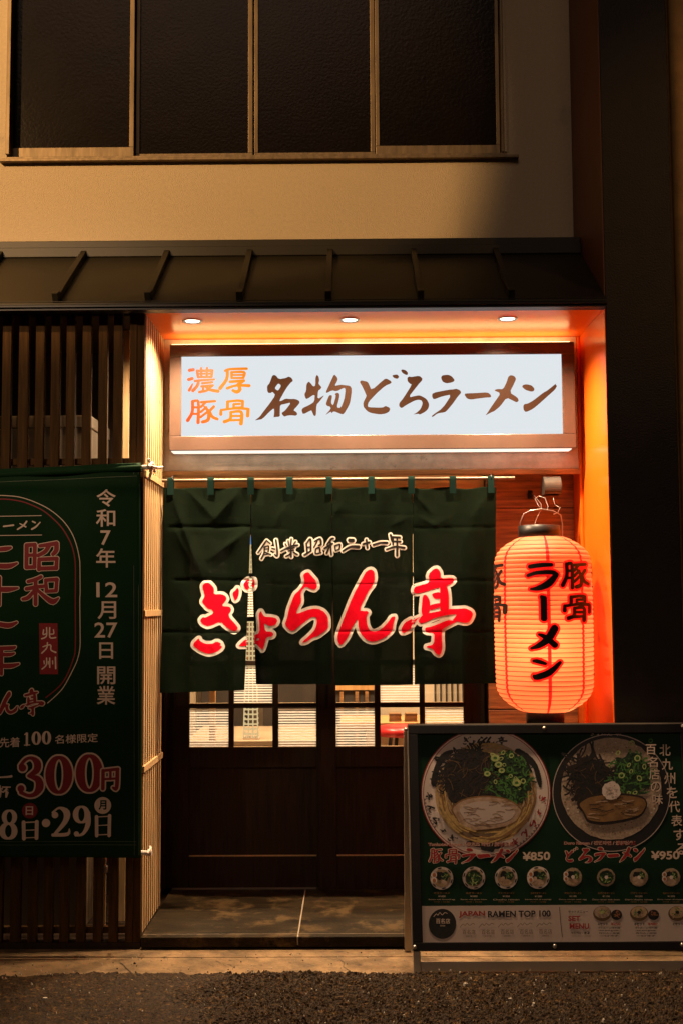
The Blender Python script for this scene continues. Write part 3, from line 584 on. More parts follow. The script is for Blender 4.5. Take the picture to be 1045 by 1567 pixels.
# lattice lamp standing on the table, tall and tapering
Yl = 7.5; zl0 = Z(1133, 7.4)+.001; zl1 = Z(835, Yl); t = thing('lattice_lamp', (X(384, Yl), Yl, zl0), 'tall tapering lattice lamp glowing yellow behind the slit in the green curtain', 'lamp')
mb = MB(); n = 40
for k in range(n+1):
    z = zl0+(zl1-zl0)*k/n; w = .045*(1-.62*k/n); c = X(385, Yl)
    mb.box(c-w, c+w, Yl-w, Yl-w+.004, z, z+.010); mb.box(c+w-.004, c+w, Yl-w+.0045, Yl+w, z, z+.010); mb.box(c-w, c-w+.004, Yl-w+.0045, Yl+w, z, z+.010)
for sx_ in (-1, -.33, .33, 1):
    w0, w1 = .045, .045*.38; mb.prism([(c+sx_*w0-.004, Yl-w0-.001, zl0), (c+sx_*w0+.004, Yl-w0-.001, zl0), (c+sx_*w0+.004, Yl-w0+.003, zl0), (c+sx_*w0-.004, Yl-w0+.003, zl0)], [(c+sx_*w1-.004, Yl-w1-.001, zl1), (c+sx_*w1+.004, Yl-w1-.001, zl1), (c+sx_*w1+.004, Yl-w1+.003, zl1), (c+sx_*w1-.004, Yl-w1+.003, zl1)])
mb.build('lattice_shade', m_lattice, t)
mb = MB(); mb.box(c-.05, c+.05, Yl-.05, Yl+.05, zl0, zl0+.012); mb.build('base', m_white, t)
mb = MB(); mb.tube([(c, Yl-.0, zl1+.008), (c, Yl, zl1+.07)], [.016, .003], 8); mb.build('spire', m_bluelamp, t)

# ------------------------------------------------------------------ right-hand walls
pr = thing('corner_pier', ((XP+X(1037, 5.22))/2, 5.22, 0), 'rough black wall pier right of the lantern, its entrance side painted orange', 'wall')
xq = X(1037, 5.22, 700)
mb = MB(); mb.box(XP+.004, xq, 5.22, 6.6, 0, 6.2); mb.build('black_face', m_black, pr, bevel=.004)
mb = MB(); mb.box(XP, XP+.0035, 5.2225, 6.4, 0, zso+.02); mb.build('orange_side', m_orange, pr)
mb = MB(); mb.box(XP, XP+.0035, 5.2225, 6.4, zso+.0205, 6.2); mb.build('painted_shade_side', m_upshade, pr)  # upper side coloured darker to stand for the lack of light there
nb = thing('neighbouring_house', (2.5, 5.4, 0), 'brown rendered neighbouring house wall at the right edge beyond the black pier', 'building')
mb = MB(); mb.box(xq+.012, 5.5, 5.30, 6.6, 0, 6.2); mb.build('wall', m_tan, nb, bevel=.004)
mb = MB(); mb.tube([(xq+.06, 5.24, 0), (xq+.06, 5.24, 6.2)], .045, 16); mb.build('drainpipe', m_tan, nb)

lamp('neighbour_fill_light', 'SPOT', (3.4, 2.6, 4.6), 60, (1.0, .52, .16), (xq+.25, 5.3, 3.3), spot_size=R(34), spot_blend=.8, shadow_soft_size=.05)  # added fill spot with no known source, brightens the neighbouring wall
# ------------------------------------------------------------------ slat screen on the left
YF = 5.25
sc = thing('slat_screen', (XL-.3, YF, 0), 'dark vertical timber slat screen left of the entrance with paler slats on its side', 'screen')
zs0, zs1 = .03, Z(470, YF)-.002
mb = MB()
for px in list(range(-240, 36, 25))+[36.5, 61, 84.5, 108, 132.5, 157.5, 180.5]:
    c = X(px, YF, 600); w = .0195; y_ = YF+random.uniform(0, .003); mb.box(c-w, c+w, y_, y_+.03, zs0, zs1)
mb.build('front_slats', m_slat, sc, bevel=.0015)
for z in (Z(473, YF), Z(702, YF), Z(960, YF), Z(1200, YF), Z(1425, YF)):
    mb = MB(); mb.box(-1.7, XL-.062, YF+.0335, YF+.06, z-.014, z+.014); mb.build('rail', m_slat, sc, bevel=.001)
mb = MB(); mb.box(XL-.066, XL-.034, YF-.004, YF+.04, zs0, zs1); mb.box(XL-.033, XL-.0, YF+.001, YF+.035, zs0, zs1); mb.build('post', m_slat, sc, bevel=.002)
mb = MB(); n = 9
for k in range(n):
    y_ = YF+.05+k*(YB-YF-.09)/(n-1); mb.box(XL-.0035, XL, y_, y_+.030, ZS+.001 if y_ > YS else zs0, zs1)
mb.build('side_slats', m_bamboo, sc, bevel=.0015)
for z in (Z(722, YF), Z(937, YF), Z(1177, YF)):
    mb = MB(); mb.box(XL+.0005, XL+.010, YF+.012, YB-.02, z-.014, z+.014); mb.build('side_rail', m_bamboo, sc, bevel=.001)
mb = MB(); mb.box(-1.75, XL-.002, YF+.005, YD, .001, .028); mb.build('sill', m_wood, sc)
mb = MB(); mb.box(X(188, 5.6, 600), X(198, 5.6, 600), 5.6, 5.63, .03, zs1); mb.build('inner_post', m_bamboo, sc)
t = thing('utility_cabinet', (X(100, 5.5), 5.5, 0), 'cream metal utility cabinet standing behind the timber slats', 'cabinet')
ca, cb = X(-140, 5.5, 650), X(139, 5.5, 650); zc = Z(633, 5.5)
mb = MB(); mb.box(ca, cb, 5.5, 5.92, .03, zc-.06); mb.build('body', m_cab, t, bevel=.004); mb = MB(); mb.box(ca-.004, cb+.004, 5.495, 5.925, zc-.058, zc); mb.build('lid', m_cab, t, bevel=.004)
t = thing('gas_pipe', (X(160, 5.45), 5.45, 0), 'thin copper coloured pipe behind the slats below the banner', 'pipe')
mb = MB(); a = X(160.5, 5.45, 1350); mb.tube([(a, 5.45, .03), (a, 5.45, 1.2)], .007, 10); mb.build('riser', m_bamboo, t); mb = MB(); mb.lathe((a, 5.45, .28), [(.008, 0), (.015, .004), (.015, .03), (.008, .034)], 14); mb.build('coupling', m_steel, t)

# ------------------------------------------------------------------ downlights
dp = None
for i, px in enumerate((295, 535, 776)):
    Yl_ = 5.42; c = at(px, 488, Yl_); c.z = zso
    if dp is None:
        dp = thing('downlight', c, '', 'downlight'); base = c.copy()
        mb = MB(); mb.lathe(c, [(.034, -.001), (.042, -.0045), (.046, -.0035), (.047, -.0005)], 32, caps=False); mb.lathe(c, [(.034, -.001), (.033, -.0005)], 32, caps=False); mb.build('trim_ring', m_steel, dp)
        mb = MB(); mb.lathe(c, [(.0005, -.0016), (.033, -.0012)], 32, caps=False); mb.build('lens', m_lglow, dp); o = dp
    else:
        o = copy_tree(dp); o.location = c
    tag(o, ('round lit downlight in the orange ceiling above the red and orange letters', 'round lit downlight in the orange ceiling at the middle of the sign', 'round lit downlight in the orange ceiling nearest the black pier')[i], 'downlight', 'downlights in the porch ceiling')
    lamp('downlight_beam', 'SPOT', (c.x, c.y, c.z-.012), 215, (1.0, .69, .42), (c.x, c.y+.06, 0), spot_size=R(144), spot_blend=1.0, shadow_soft_size=.03)

# ------------------------------------------------------------------ lit shop sign
YG = 5.68; sg = thing('shop_sign', (X(570, YG), YB, Z(690, YG)), 'wide backlit white shop sign in a brown frame above the green curtain', 'sign')
sL, sR, sT, sB = X(260, YG, 600), X(879.5, YG, 600), Z(525, YG, 570), Z(687.5, YG, 570); fL, fR, fT, fB = X(277.8, YG, 600), X(859.6, YG, 600), Z(543.5, YG, 570), Z(665.5, YG, 570)
mb = MB(); mb.box(sL, sR, YG, YB-.001, fT, sT); mb.box(sL, sR, YG, YB-.001, sB, fB); mb.box(sL, fL, YG, YB-.001, fB, fT); mb.box(fR, sR, YG, YB-.001, fB, fT); mb.build('frame', m_signframe, sg, bevel=.003)
mb = MB(); mb.box(fL, fR, YG+.006, YG+.010, fB, fT); face = mb.build('face', m_signglow, sg)
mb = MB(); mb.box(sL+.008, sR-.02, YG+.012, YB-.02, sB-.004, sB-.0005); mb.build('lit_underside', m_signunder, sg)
mb = MB(); mb.box(sL+.008, sR-.02, YG+.012, YB-.02, sT+.0005, sT+.004); mb.build('added_glow_strip', m_addedglow, sg)  # unseen glowing strip added on the sign to light the orange soffit
sm = plane_map((0, YG+.006, 0), (0, -1, 0)); mb = MB()
for k in ('na', 'mono', 'do', 'ro', 'ra', 'bar', 'me', 'n'): ink(mb, G[k], sm, .4, 0, lift=.0012, rough=.25)
mb.build('brush_lettering', m_brown, face)
def grad(name, a, b, x0, x1):
    m = bpy.data.materials.new(name); m.use_nodes = True; nt = m.node_tree; bb = nt.nodes['Principled BSDF']; tc = nt.nodes.new('ShaderNodeTexCoord'); sp = nt.nodes.new('ShaderNodeSeparateXYZ'); mr = nt.nodes.new('ShaderNodeMapRange'); rp = nt.nodes.new('ShaderNodeValToRGB')
    nt.links.new(tc.outputs['Object'], sp.inputs[0]); nt.links.new(sp.outputs[0], mr.inputs[0]); mr.inputs[1].default_value = x0; mr.inputs[2].default_value = x1
    rp.color_ramp.elements[0].color = (*a, 1); rp.color_ramp.elements[1].color = (*b, 1); nt.links.new(mr.outputs[0], rp.inputs[0]); bb.inputs['Base Color'].default_value = (*[c*.05 for c in b], 1); bb.inputs['Specular IOR Level'].default_value = .2
    nt.links.new(rp.outputs[0], bb.inputs['Emission Color']); bb.inputs['Emission Strength'].default_value = .9; bb.inputs['Roughness'].default_value = .4; return m
m_grad = grad('backlit_orange_film', (.72, .022, .003), (.95, .27, .005), X(292, YG)-X(570, YG), X(352, YG)-X(570, YG)); mb = MB()
for k in ('nou', 'kou', 'ton', 'kotsu'): ink(mb, G[k], sm, .3, 0, grow=.35, lift=.0012)
mb.build('orange_lettering', m_grad, face)

# ------------------------------------------------------------------ noren curtain
YN = 5.70; zr = Z(733, YN, 500)
rd = thing('noren_rod', (X(500, YN), YN, zr), 'slim bronze coloured rod carrying the green curtain below the sign', 'rod')
mb = MB(); mb.tube([at(246, 735.5, YN), at(787, 731.5, YN)], .0085, 14); mb.build('bar', mat('bronze_rod', (.17, .115, .075), .38, .5), rd)
for px in (265, 751):
    p = at(px, 733.8 if px < 500 else 731.6, YN); mb = MB(); mb.tube([(p.x, YN+.012, p.z-.006), (p.x, YN-.0, p.z-.012), (p.x, YN-.013, p.z-.004), (p.x, YN-.012, p.z+.012), (p.x, YN+.03, p.z+.022), (p.x, YB-.012, p.z+.026)], .0028, 8); mb.build('hook', m_blackmetal, rd)
CREASE = [((262, 807), (382, 806), -.010, 2.2), ((395, 809), (440, 810), -.007, 2.2), ((270, 888), (382, 888), -.007, 1.8), ((385, 895), (508, 893), -.004, 1.8), ((512, 895), (632, 893), -.004, 1.8), ((634, 888), (758, 889), -.007, 1.8), ((252, 967), (382, 968), -.005, 1.8), ((512, 967), (632, 966), -.004, 1.8), ((634, 967), (758, 968), -.006, 1.8), ((634, 808), (758, 807), -.008, 1.8), ((512, 786), (630, 788), -.003, 1.8),
    ((264, 758), (312, 888), .022, 9), ((366, 752), (325, 800), .020, 9), ((380, 812), (318, 858), .020, 10), ((290, 752), (330, 795), .012, 8), ((262, 800), (300, 870), .010, 10), ((395, 765), (405, 830), .010, 6), ((438, 772), (420, 805), .014, 6), ((395, 858), (410, 960), .006, 9),
    ((512, 790), (522, 770), .012, 4), ((597, 805), (622, 792), .016, 6), ((636, 758), (662, 786), .016, 5), ((640, 790), (672, 808), .014, 6), ((745, 755), (715, 800), .014, 8), ((738, 770), (700, 850), .010, 10), ((690, 790), (660, 806), .010, 6), ((560, 900), (600, 1000), .006, 16), ((280, 900), (350, 1030), .010, 22), ((690, 900), (720, 1030), .008, 18), ((450, 900), (470, 1030), .008, 18)]
def cloth_h(px, py):
    h = (.007*math.sin(px*.045+1.2)+.006*math.sin(px*.125+.6*math.sin(py*.02)))*min(1, (py-745)/120)+.007*math.sin(px*.021+py*.013)+.004*math.sin(px*.11+py*.05)*math.exp(-(py-745)/90)
    v_ = (py-746)/310; h += (.075 if px < 384 else -.035 if px < 632 else -.02)*v_*v_+(.02*v_ if px < 384 else 0)
    for (a, b, amp, w) in CREASE:
        amp = amp*.55 if a[0] > 384 else amp*1.25
        dx, dy = b[0]-a[0], b[1]-a[1]; L = dx*dx+dy*dy; t = ((px-a[0])*dx+(py-a[1])*dy)/L; u = min(1, max(0, t)); d = math.hypot(px-a[0]-u*dx, py-a[1]-u*dy)
        if d < 5*w:
            h += amp*math.exp(-d/w)*(1 if amp < 0 else math.sin(math.pi*min(1, max(0.0, .1+.8*t))) if 0 <= t <= 1 else .25)
    return h
def noren_map(px, py, lift=0.0):
    p = at(px, py, YN); p.y -= cloth_h(px, py)+lift-.004; return p
nr = thing('noren', (X(505, YN), YN, Z(1055, YN)), 'dark green shop curtain of four panels with big red brush letters outlined in cream', 'noren')
panels = [(251, 383.6, 250, 377, 1058, 1054, 820), (384.4, 508, 391.5, 508, 1048, 1048, 820), (508.8, 631.4, 512, 632, 1050, 1048.5, 850), (632, 758, 634.5, 762, 1048, 1046, 850)]
for (ta, tb, ba, bb, ya, yb, yo) in panels:
    mb = MB(); nu, nv = 60, 130; grid = []
    for j in range(nv+1):
        v = j/nv
        for i in range(nu+1):
            u = i/nu; xt = ta+(tb-ta)*u; yy0 = 746.5+1.2*math.sin(xt*.1)+2.2*(abs(math.sin((xt-262)*math.pi/61)))-1.4; yy1 = ya+(yb-ya)*u; py = yy0+(yy1-yy0)*v
            k = min(1, max(0, (py-yo)/(1052-yo))); xx = ta+(tb-ta)*u+((ba-ta)*(1-u)+(bb-tb)*u)*k; grid.append(noren_map(xx, py))
    mb.mesh(grid, [(j*(nu+1)+i, j*(nu+1)+i+1, (j+1)*(nu+1)+i+1, (j+1)*(nu+1)+i) for j in range(nv) for i in range(nu)], 0, True); pn = mb.build('panel', m_green, nr)
    s_ = pn.modifiers.new('cloth', 'SOLIDIFY'); s_.thickness = .0012
    mb = MB()       # hems: a doubled strip along both sides and the foot
    for (u0, u1, v0, v1) in ((.0, .035, 0, 1), (.965, 1, 0, 1), (.036, .964, .972, 1)):
        for j in range(nv):
            for i in range(nu):
                if u0 <= i/nu < u1 and v0 <= j/nv < v1: mb.face([Vector(grid[q])+Vector((0, -.0016, 0)) for q in (j*(nu+1)+i, j*(nu+1)+i+1, (j+1)*(nu+1)+i+1, (j+1)*(nu+1)+i)], 0, True)
    mb.build('hem', m_green, pn)
for px in (262, 323, 384, 443.5, 503.5, 568, 629, 692, 750):
    mb = MB(); p = at(px, 734-(px-262)*.0055, YN); w = .0155; zb = Z(756, YN); pr_ = [(-.0012, zb), (.004, p.z-.012), (-.011, p.z), (-.008, p.z+.009), (0, p.z+.0115), (.009, p.z+.008), (.0115, p.z)]
    pts = [(-.012-cloth_h(px, 752)*1.0, zb), (-.0125, p.z-.006), (-.0105, p.z+.004), (-.005, p.z+.0105), (.004, p.z+.0108), (.0105, p.z+.004), (.011, p.z-.01), (.004, zb+.02)]
    for (a, b) in zip(pts[:-1], pts[1:]): mb.face([(p.x-w, YN+a[0], a[1]), (p.x+w, YN+a[0], a[1]), (p.x+w, YN+b[0], b[1]), (p.x-w, YN+b[0], b[1])], 0, True)
    mb.build('tab', m_greent, nr)
cut = lambda g: g
mo, mi_ = MB(), MB()
for k in ('gi', 'yo', 'rah', 'nh', 'tei'): ink(mo, G[k], noren_map, .55, 0, grow=4.6, lift=.003, maxrun=8); ink(mi_, G[k], noren_map, .45, 0, lift=.0045, rough=.5, maxrun=8)
mo2, mi2 = MB(), MB(); ink(mo2, G['founded'], noren_map, .4, 0, grow=2.1, lift=.003, maxrun=8); ink(mi2, G['founded'], noren_map, .35, 0, grow=-.05, lift=.0042, maxrun=8)
def slit(mb):       # print stops at the open slit between the first two panels
    f2, m2, s2 = [], [], []
    for f, m, s_ in zip(mb.f, mb.m, mb.sm):
        c = sum((Vector(mb.v[i]) for i in f), Vector())/len(f); zt_, zb_ = Z(820, YN), Z(1052, YN); k = min(1, max(0, (zt_-c.z)/(zt_-zb_))); xm0, xm1 = X(383.8-6.6*k, YN), X(384.2+7.3*k, YN)
        if not (k > 0 and xm0 < c.x < xm1): f2.append(f); m2.append(m); s2.append(s_)
    mb.f, mb.m, mb.sm = f2, m2, s2
for q in (mo, mi_, mo2, mi2): slit(q)
mo.build('letter_outline', m_cream, nr); mi_.build('red_lettering', m_red, nr); mo2.build('small_letter_outline', m_cream, nr); mi2.build('small_lettering', m_ink, nr)

# ------------------------------------------------------------------ paper lantern
YLN = 5.50; lc = at(831, 955, YLN); RL = 73.5/F_PX*YLN; zt_, zb_ = Z(822, YLN, 831), Z(1088, YLN, 831); HL = zt_-zb_
ln = thing('paper_lantern', (lc.x, YLN, zb_), 'big glowing red and orange paper lantern with black lettering beside the curtain', 'lantern')
def lan_r(z):                                   # outline of the lantern without its ribs
    s = (z-zb_)/HL; top = max(0, s-.84)/.16; bot = max(0, .16-s)/.16
    r = RL*(1-.53*top**2.6-.50*bot**2.4)*(1+.0*s); return r*(.965+.035*math.sin(math.pi*min(1, max(0, s))))
NR = 38; seg = 96; mb = MB(); prof = []
for k in range(NR*6+1):
    s = k/(NR*6); z = zb_+HL*s; prof.append((lan_r(z)+.0055*abs(math.sin(math.pi*k/6))**.8-.002, z))
vs = []; ang = []
stripe = [-1.02, -.05, .73, 1.58, 2.4, 3.2, 4.0, 4.6]
edges = []
for a0 in range(seg): edges.append(2*math.pi*a0/seg)
for s_ in stripe: edges += [(s_-.035) % (2*math.pi), (s_+.035) % (2*math.pi)]
edges = sorted(edges); ne = len(edges)
for r, z in prof: vs += [(lc.x+r*math.sin(a), YLN-r*math.cos(a), z) for a in edges]
for i in range(len(prof)-1):
    pass
fs0, fs1 = [], []
for k in range(ne):
    a0, a1 = edges[k], edges[(k+1) % ne]; mid = (a0+((a1-a0) % (2*math.pi))/2) % (2*math.pi)
    red = any(abs((mid-s_+math.pi) % (2*math.pi)-math.pi) < .034 for s_ in stripe)
    for i in range(len(prof)-1):
        (fs1 if red else fs0).append((i*ne+k, i*ne+(k+1) % ne, (i+1)*ne+(k+1) % ne, (i+1)*ne+k))
base_i = len(mb.v); mb.v += vs; mb.f += fs0+fs1; mb.m += [0]*len(fs0)+[1]*len(fs1); mb.sm += [True]*(len(fs0)+len(fs1))
shade = mb.build('paper_shade', [m_paper, m_paperred], ln)
def lan_map(off):
    def f(px, py, lift=0.0):
        s = max(-1, min(1, (px-831)/74.5)); a = math.asin(s)+off; z = Z(py, YLN-RL*.8, px); z = max(zb_, min(zt_, z)); r = lan_r(z)+.0048+lift; return Vector((lc.x+r*math.sin(a), YLN-r*math.cos(a), z))
    return f
k110 = 9.5
gl = {'ton': G['ton'].fit(790+535/k110, 855+62/k110, 790+978/k110, 855+442/k110), 'kotsu': G['kotsu'].fit(790+552/k110, 855+528/k110, 790+992/k110, 855+918/k110)}
gl['ra'] = Glyph(strokes=S((115,118,24,250,98,24,400,92,18),(85,245,16,200,208,20,400,200,24,468,235,24),(468,235,26,360,360,42,220,430,28,120,442,8))).crop(790, 855, k110)
gl['bar'] = Glyph(strokes=S((262,560,22,285,585,36),(285,580,36,285,865,36))).crop(790, 855, k110)
gl['me'] = Glyph(strokes=S((425,205,46,345,340,46,230,440,32,115,492,12),(220,292,12,300,330,28,425,440,36))).crop(790, 940, k110)
gl['n'] = Glyph(strokes=S((140,672,14,200,680,24,292,712,14),(140,890,14,180,905,34,350,835,36,495,695,16))).crop(790, 940, k110)
mo, mi_ = MB(), MB()
for k, g in gl.items(): ink(mo, g, lan_map(0), .5, 0, grow=3.8, lift=.0, maxrun=4); ink(mi_, g, lan_map(0), .4, 0, grow=.8, lift=.0012, maxrun=4)
for off in (-1.5, 1.66):
    for k in ('ton', 'kotsu') if off < 0 else ('ra', 'bar', 'me', 'n'): ink(mi_, gl[k], lan_map(off-(.46 if off < 0 else 0)), .6, 0, grow=.8, lift=.0012, maxrun=4)
hb = MB(); rm = .0009
for k in range(1, NR):
    z = zb_+HL*k/NR; rr = lan_r(z)-.0006; hb.lathe((lc.x, YLN, z), [(rr+rm*math.cos(t), rm*1.6*math.sin(t)) for t in (-1.57, -.5, .5, 1.57)], 72, caps=False)
hb.build('bamboo_hoops', mat('hoop_red_brown', (.42, .035, .015), .6), shade)
mo.build('red_letter_halo', m_lred, shade); mi_.build('black_lettering', m_ink, shade)
mb = MB(); mb.lathe((lc.x-.012, YLN, zt_), [(.088, -.012), (.096, -.010), (.096, .052), (.088, .054)], 40, caps=False); mb.build('top_ring', m_blackmetal, ln)
mb = MB(); mb.lathe((lc.x+.0, YLN, zb_), [(.080, .008), (.086, .006), (.086, -.055), (.078, -.058)], 40, caps=False); mb.lathe((lc.x, YLN, zb_-.05), [(.0005, 0), (.08, .0)], 40, caps=False); mb.build('bottom_ring', m_blackmetal, ln)
pts = [at(795, 822, YLN), at(795.5, 800, YLN), at(801, 786, YLN), at(812, 781, YLN), at(828, 779, YLN), at(845, 781.5, YLN), at(857, 788, YLN), at(860, 803, YLN), at(860, 822, YLN)]
mb = MB(); mb.tube(pts, .0024, 8); mb.build('wire_handle', m_steel, ln)
lamp('lantern_bulb', 'POINT', (lc.x, YLN, zb_+HL*.37), 7.0, (1.0, .42, .19), shadow_soft_size=.12)
t = thing('hanging_wire', (X(812, YP), YP, Z(760, YP)), 'loop of bare wire from a small black wall bracket holding the lantern', 'wire')
mb = MB(); a, z = X(810.5, YP, 759), Z(759, YP); mb.box(a-.012, a+.012, YP-.012, YP-.0005, z-.022, z+.022); mb.box(a-.006, a+.006, YP-.05, YP-.0125, z-.004, z+.008); mb.build('bracket', m_blackmetal, t, bevel=.002)
mb = MB(); mb.tube([(a, YP-.048, z+.002), at(818, 760, 5.75), at(827, 771, 5.58), at(828, 779, YLN), at(822, 772, 5.52), at(818, 763, 5.6), at(824, 759, 5.62), at(833, 762, 5.58), at(838, 775, 5.55), at(836, 781, YLN)], .0016, 7); mb.tube([at(828, 779, YLN), at(822, 790, YLN), at(816, 806, YLN)], .0014, 7); mb.tube([at(846, 762, 5.62), at(848, 772, 5.6), at(856, 777, 5.6), at(853, 785, 5.58), at(846, 787, 5.57)], .0016, 7); mb.build('wire', m_steel, t)
t = thing('wall_lamp', (X(843, 5.75), YP, Z(750, 5.75)), 'grey metal cylinder lamp on the plank wall above the lantern', 'lamp')
c = Vector((X(843, 5.75, 748), 5.75, Z(749, 5.75))); mb = MB(); rr = .056; hw = .041
arc = [(rr*math.sin(a), rr*math.cos(a)) for a in [R(-125+250*k/28) for k in range(29)]]; inn = [(q[0]*.93, q[1]*.93) for q in arc[::-1]]; pr2 = arc+inn
for A_ in (hw,):
    n_ = len(arc)
    for k in range(n_-1): mb.face([(c.x-hw, c.y-arc[k][0], c.z+arc[k][1]), (c.x+hw, c.y-arc[k][0], c.z+arc[k][1]), (c.x+hw, c.y-arc[k+1][0], c.z+arc[k+1][1]), (c.x-hw, c.y-arc[k+1][0], c.z+arc[k+1][1])], 0, True)
    for sx_ in (-1, 1):
        mb.prism([(c.x+sx_*hw, c.y-q[0], c.z+q[1]) for q in arc], [(c.x+sx_*(hw-.003), c.y-q[0]*.995, c.z+q[1]*.995) for q in arc])
mb.build('body', mat('grey_lamp_metal', (.10, .085, .07), .35, .5), t)
mb = MB(); mb.box(c.x-hw+.006, c.x+hw-.006, c.y-.036, c.y+.036, c.z-.026, c.z-.020); mb.build('lens', m_blackmetal, t)
mb = MB(); mb.box(c.x-.012, c.x+.012, 5.80, YP-.0005, c.z-.010, c.z+.014); mb.build('arm', m_blackmetal, t, bevel=.002)

# ------------------------------------------------------------------ vinyl banner
YBN = 5.17; bmap = plane_map((0, YBN, 0), (0, -1, 0))
bn = thing('vinyl_banner', (X(100, YBN), YBN, Z(1310, YBN)), 'dark green vinyl banner with cream and red printing tied over the slats', 'banner')
def bsag(px, py): return .006*math.sin(px*.05)*math.exp(-(py-715)/40)+.008*math.sin((py-700)*.012)+.006*math.exp(-((py-742)/9)**2)*1.5+.003*math.sin(px*.031+py*.02)
def bm(px, py, lift=0.0):
    p = bmap(px, py); p.y -= bsag(px, py)+lift; return p
mb = MB(); nu, nv = 70, 120; grid = []
for j in range(nv+1):
    v = j/nv
    for i in range(nu+1):
        u = i/nu; px = -260+u*(215.5-(-260)+1.8*v); yt_ = 708+(215-px)*.046; yb_ = 1312-(215-px)*.004; grid.append(bm(px, yt_+(yb_-yt_)*v))
mb.mesh(grid, [(j*(nu+1)+i, j*(nu+1)+i+1, (j+1)*(nu+1)+i+1, (j+1)*(nu+1)+i) for j in range(nv) for i in range(nu)], 0, True); sh = mb.build('sheet', m_bgreen, bn); s_ = sh.modifiers.new('vinyl', 'SOLIDIFY'); s_.thickness = .001
mb = MB(); mb.tube([at(-260, 739, YBN), at(217, 716.5, YBN)], .016, 12); mb.build('top_hem', m_bgreen, sh)
mb = MB()
for x in (205, 212): mb.face([bm(x, 722, .002), bm(x+.6, 722, .002), bm(x+2.2, 1308, .002), bm(x+1.6, 1308, .002)])
for (y, s_) in ((728, -.046), (1287, 0), (1292, 0)):
    for i in range(20): mb.face([bm(-260+i*23.5, y+(215-(-260+i*23.5))*-s_, .002), bm(-260+(i+1)*23.5, y+(215-(-260+(i+1)*23.5))*-s_, .002), bm(-260+(i+1)*23.5, y+.6+(215-(-260+(i+1)*23.5))*-s_, .002), bm(-260+i*23.5, y+.6+(215-(-260+i*23.5))*-s_, .002)])
mb.build('stitching', m_bgreen if False else mat('thread', (.10, .12, .07), .7), sh)
for nm, a, b in (('top_pole', (-260, 738.5), (233, 714.5)), ('bottom_pole', (-260, 1306), (231, 1305))):
    mb = MB(); mb.tube([at(*a, YBN+.014), at(*b, YBN+.014)], .0105, 14); po = mb.build(nm, m_white, bn)
    p = at(b[0], b[1], YBN+.014); mb = MB(); mb.tube([p+Vector((-.012, 0, 0)), p+Vector((.006, 0, 0))], .0155, 14); mb.build('end_cap', m_white, po)
    mb = MB()
    if nm == 'top_pole':
        for q in ([(228, 702), (231, 712), (236, 717), (238, 722)], [(226, 712), (232, 722), (229, 732)], [(231, 713), (242, 716), (249, 715)]): mb.tube([at(x, y, YBN-.012+.02*i) for i, (x, y) in enumerate(q)], .006, 8)
        mb.tube([at(228, 714, YBN-.02), at(233, 708, YBN-.0), at(238, 716, YBN+.05)], .0075, 8)
    else:
        mb.tube([at(226, 1306, YBN-.018), at(231, 1298, YBN+.01), at(230, 1296, YBN+.06)], .006, 8)
    mb.build('tie', m_white, po)
mb = MB(); q4, q5, q6 = 7.838, 8.038, 5.225; L1 = .0024; banner_red, banner_out = [], []
B = []
B.append(Glyph(strokes=S((332,745,26,328,1005,24),(330,740,24,432,732,22),(430,735,24,426,1000,24),(335,860,20,425,857,20),(330,1005,24,425,1000,22),(492,748,20,690,718,26),(600,745,26,555,815,24,470,862,22),(690,720,28,688,800,28,648,848,22),(482,915,22,480,1028,24),(482,910,22,695,900,24),(695,900,22,688,1015,24),(480,1020,24,690,1013,24),
    (505,1118,20,440,1150,22,350,1175,20),(330,1262,22,450,1240,22,540,1230,20),(440,1150,24,438,1445,24),(420,1285,18,350,1365,24,285,1385,18),(462,1275,18,560,1365,26,645,1415,32,712,1372,10),(560,1160,20,570,1280,22),(560,1157,20,695,1150,24),(695,1150,22,685,1280,22),(565,1290,20,685,1285,20),
    (-60,795,22,80,782,26,140,768,14),(-60,985,26,110,990,30,215,955,12),(-60,1265,24,100,1270,30,225,1252,12),(0,1130,26,0,1455,20))).crop(0, 740, q4))
B.append(Glyph(strokes=S((-60,268,24,110,298,30,215,260,14),(-40,580,22,150,575,24,195,560,12),(-20,652,22,120,655,22,180,640,12),(-60,790,22,130,795,28,235,770,12),(25,580,24,22,895,20))).crop(0, 920, q5))
for g in B: ink(mb, g, bm, .4, 1, grow=1.15, lift=L1); ink(mb, g, bm, .35, 2, lift=L1+.0012)
for g in (G['nh'].fit(-18/q5, 920+1110/q5, 222/q5, 920+1402/q5), G['tei'].fit(245/q5, 920+1075/q5, 548/q5, 920+1412/q5)): ink(mb, g, bm, .35, 1, grow=1.3, lift=L1); ink(mb, g, bm, .3, 2, lift=L1+.0012)
for pts, w, m in ((np.array([(-60,395),(250,390),(508,385)])/q4+[0, 740], 1.0, 1), (np.array([(-60,625),(250,621),(515,618)])/q4+[0, 740], 1.0, 1)): ribbon(mb, bm, pts, w, m, L1)
w_ = [(x/q4, 740+y/q4) for x, y in ((-400,230),(-250,175),(-30,147),(100,148),(250,165),(420,220),(600,310),(760,440),(870,590),(930,740),(965,900),(971,1000),(971,1300))]+[(x/q5, 920+y/q5) for x, y in ((990,0),(990,420),(985,580),(950,730),(880,880),(780,1060),(680,1170),(580,1258))]
ribbon(mb, bm, w_, 1.2, 1, L1)
r_ = [(x/q4, 740+y/q4) for x, y in ((-400,280),(-250,215),(-30,190),(120,192),(300,225),(500,310),(640,415),(760,540),(850,690),(890,800),(915,950),(916,1200))]+[(x/q5, 920+y/q5) for x, y in ((935,0),(930,560),(900,720),(820,920),(720,1060),(560,1190))]
ribbon(mb, bm, r_, 1.8, 2, L1)
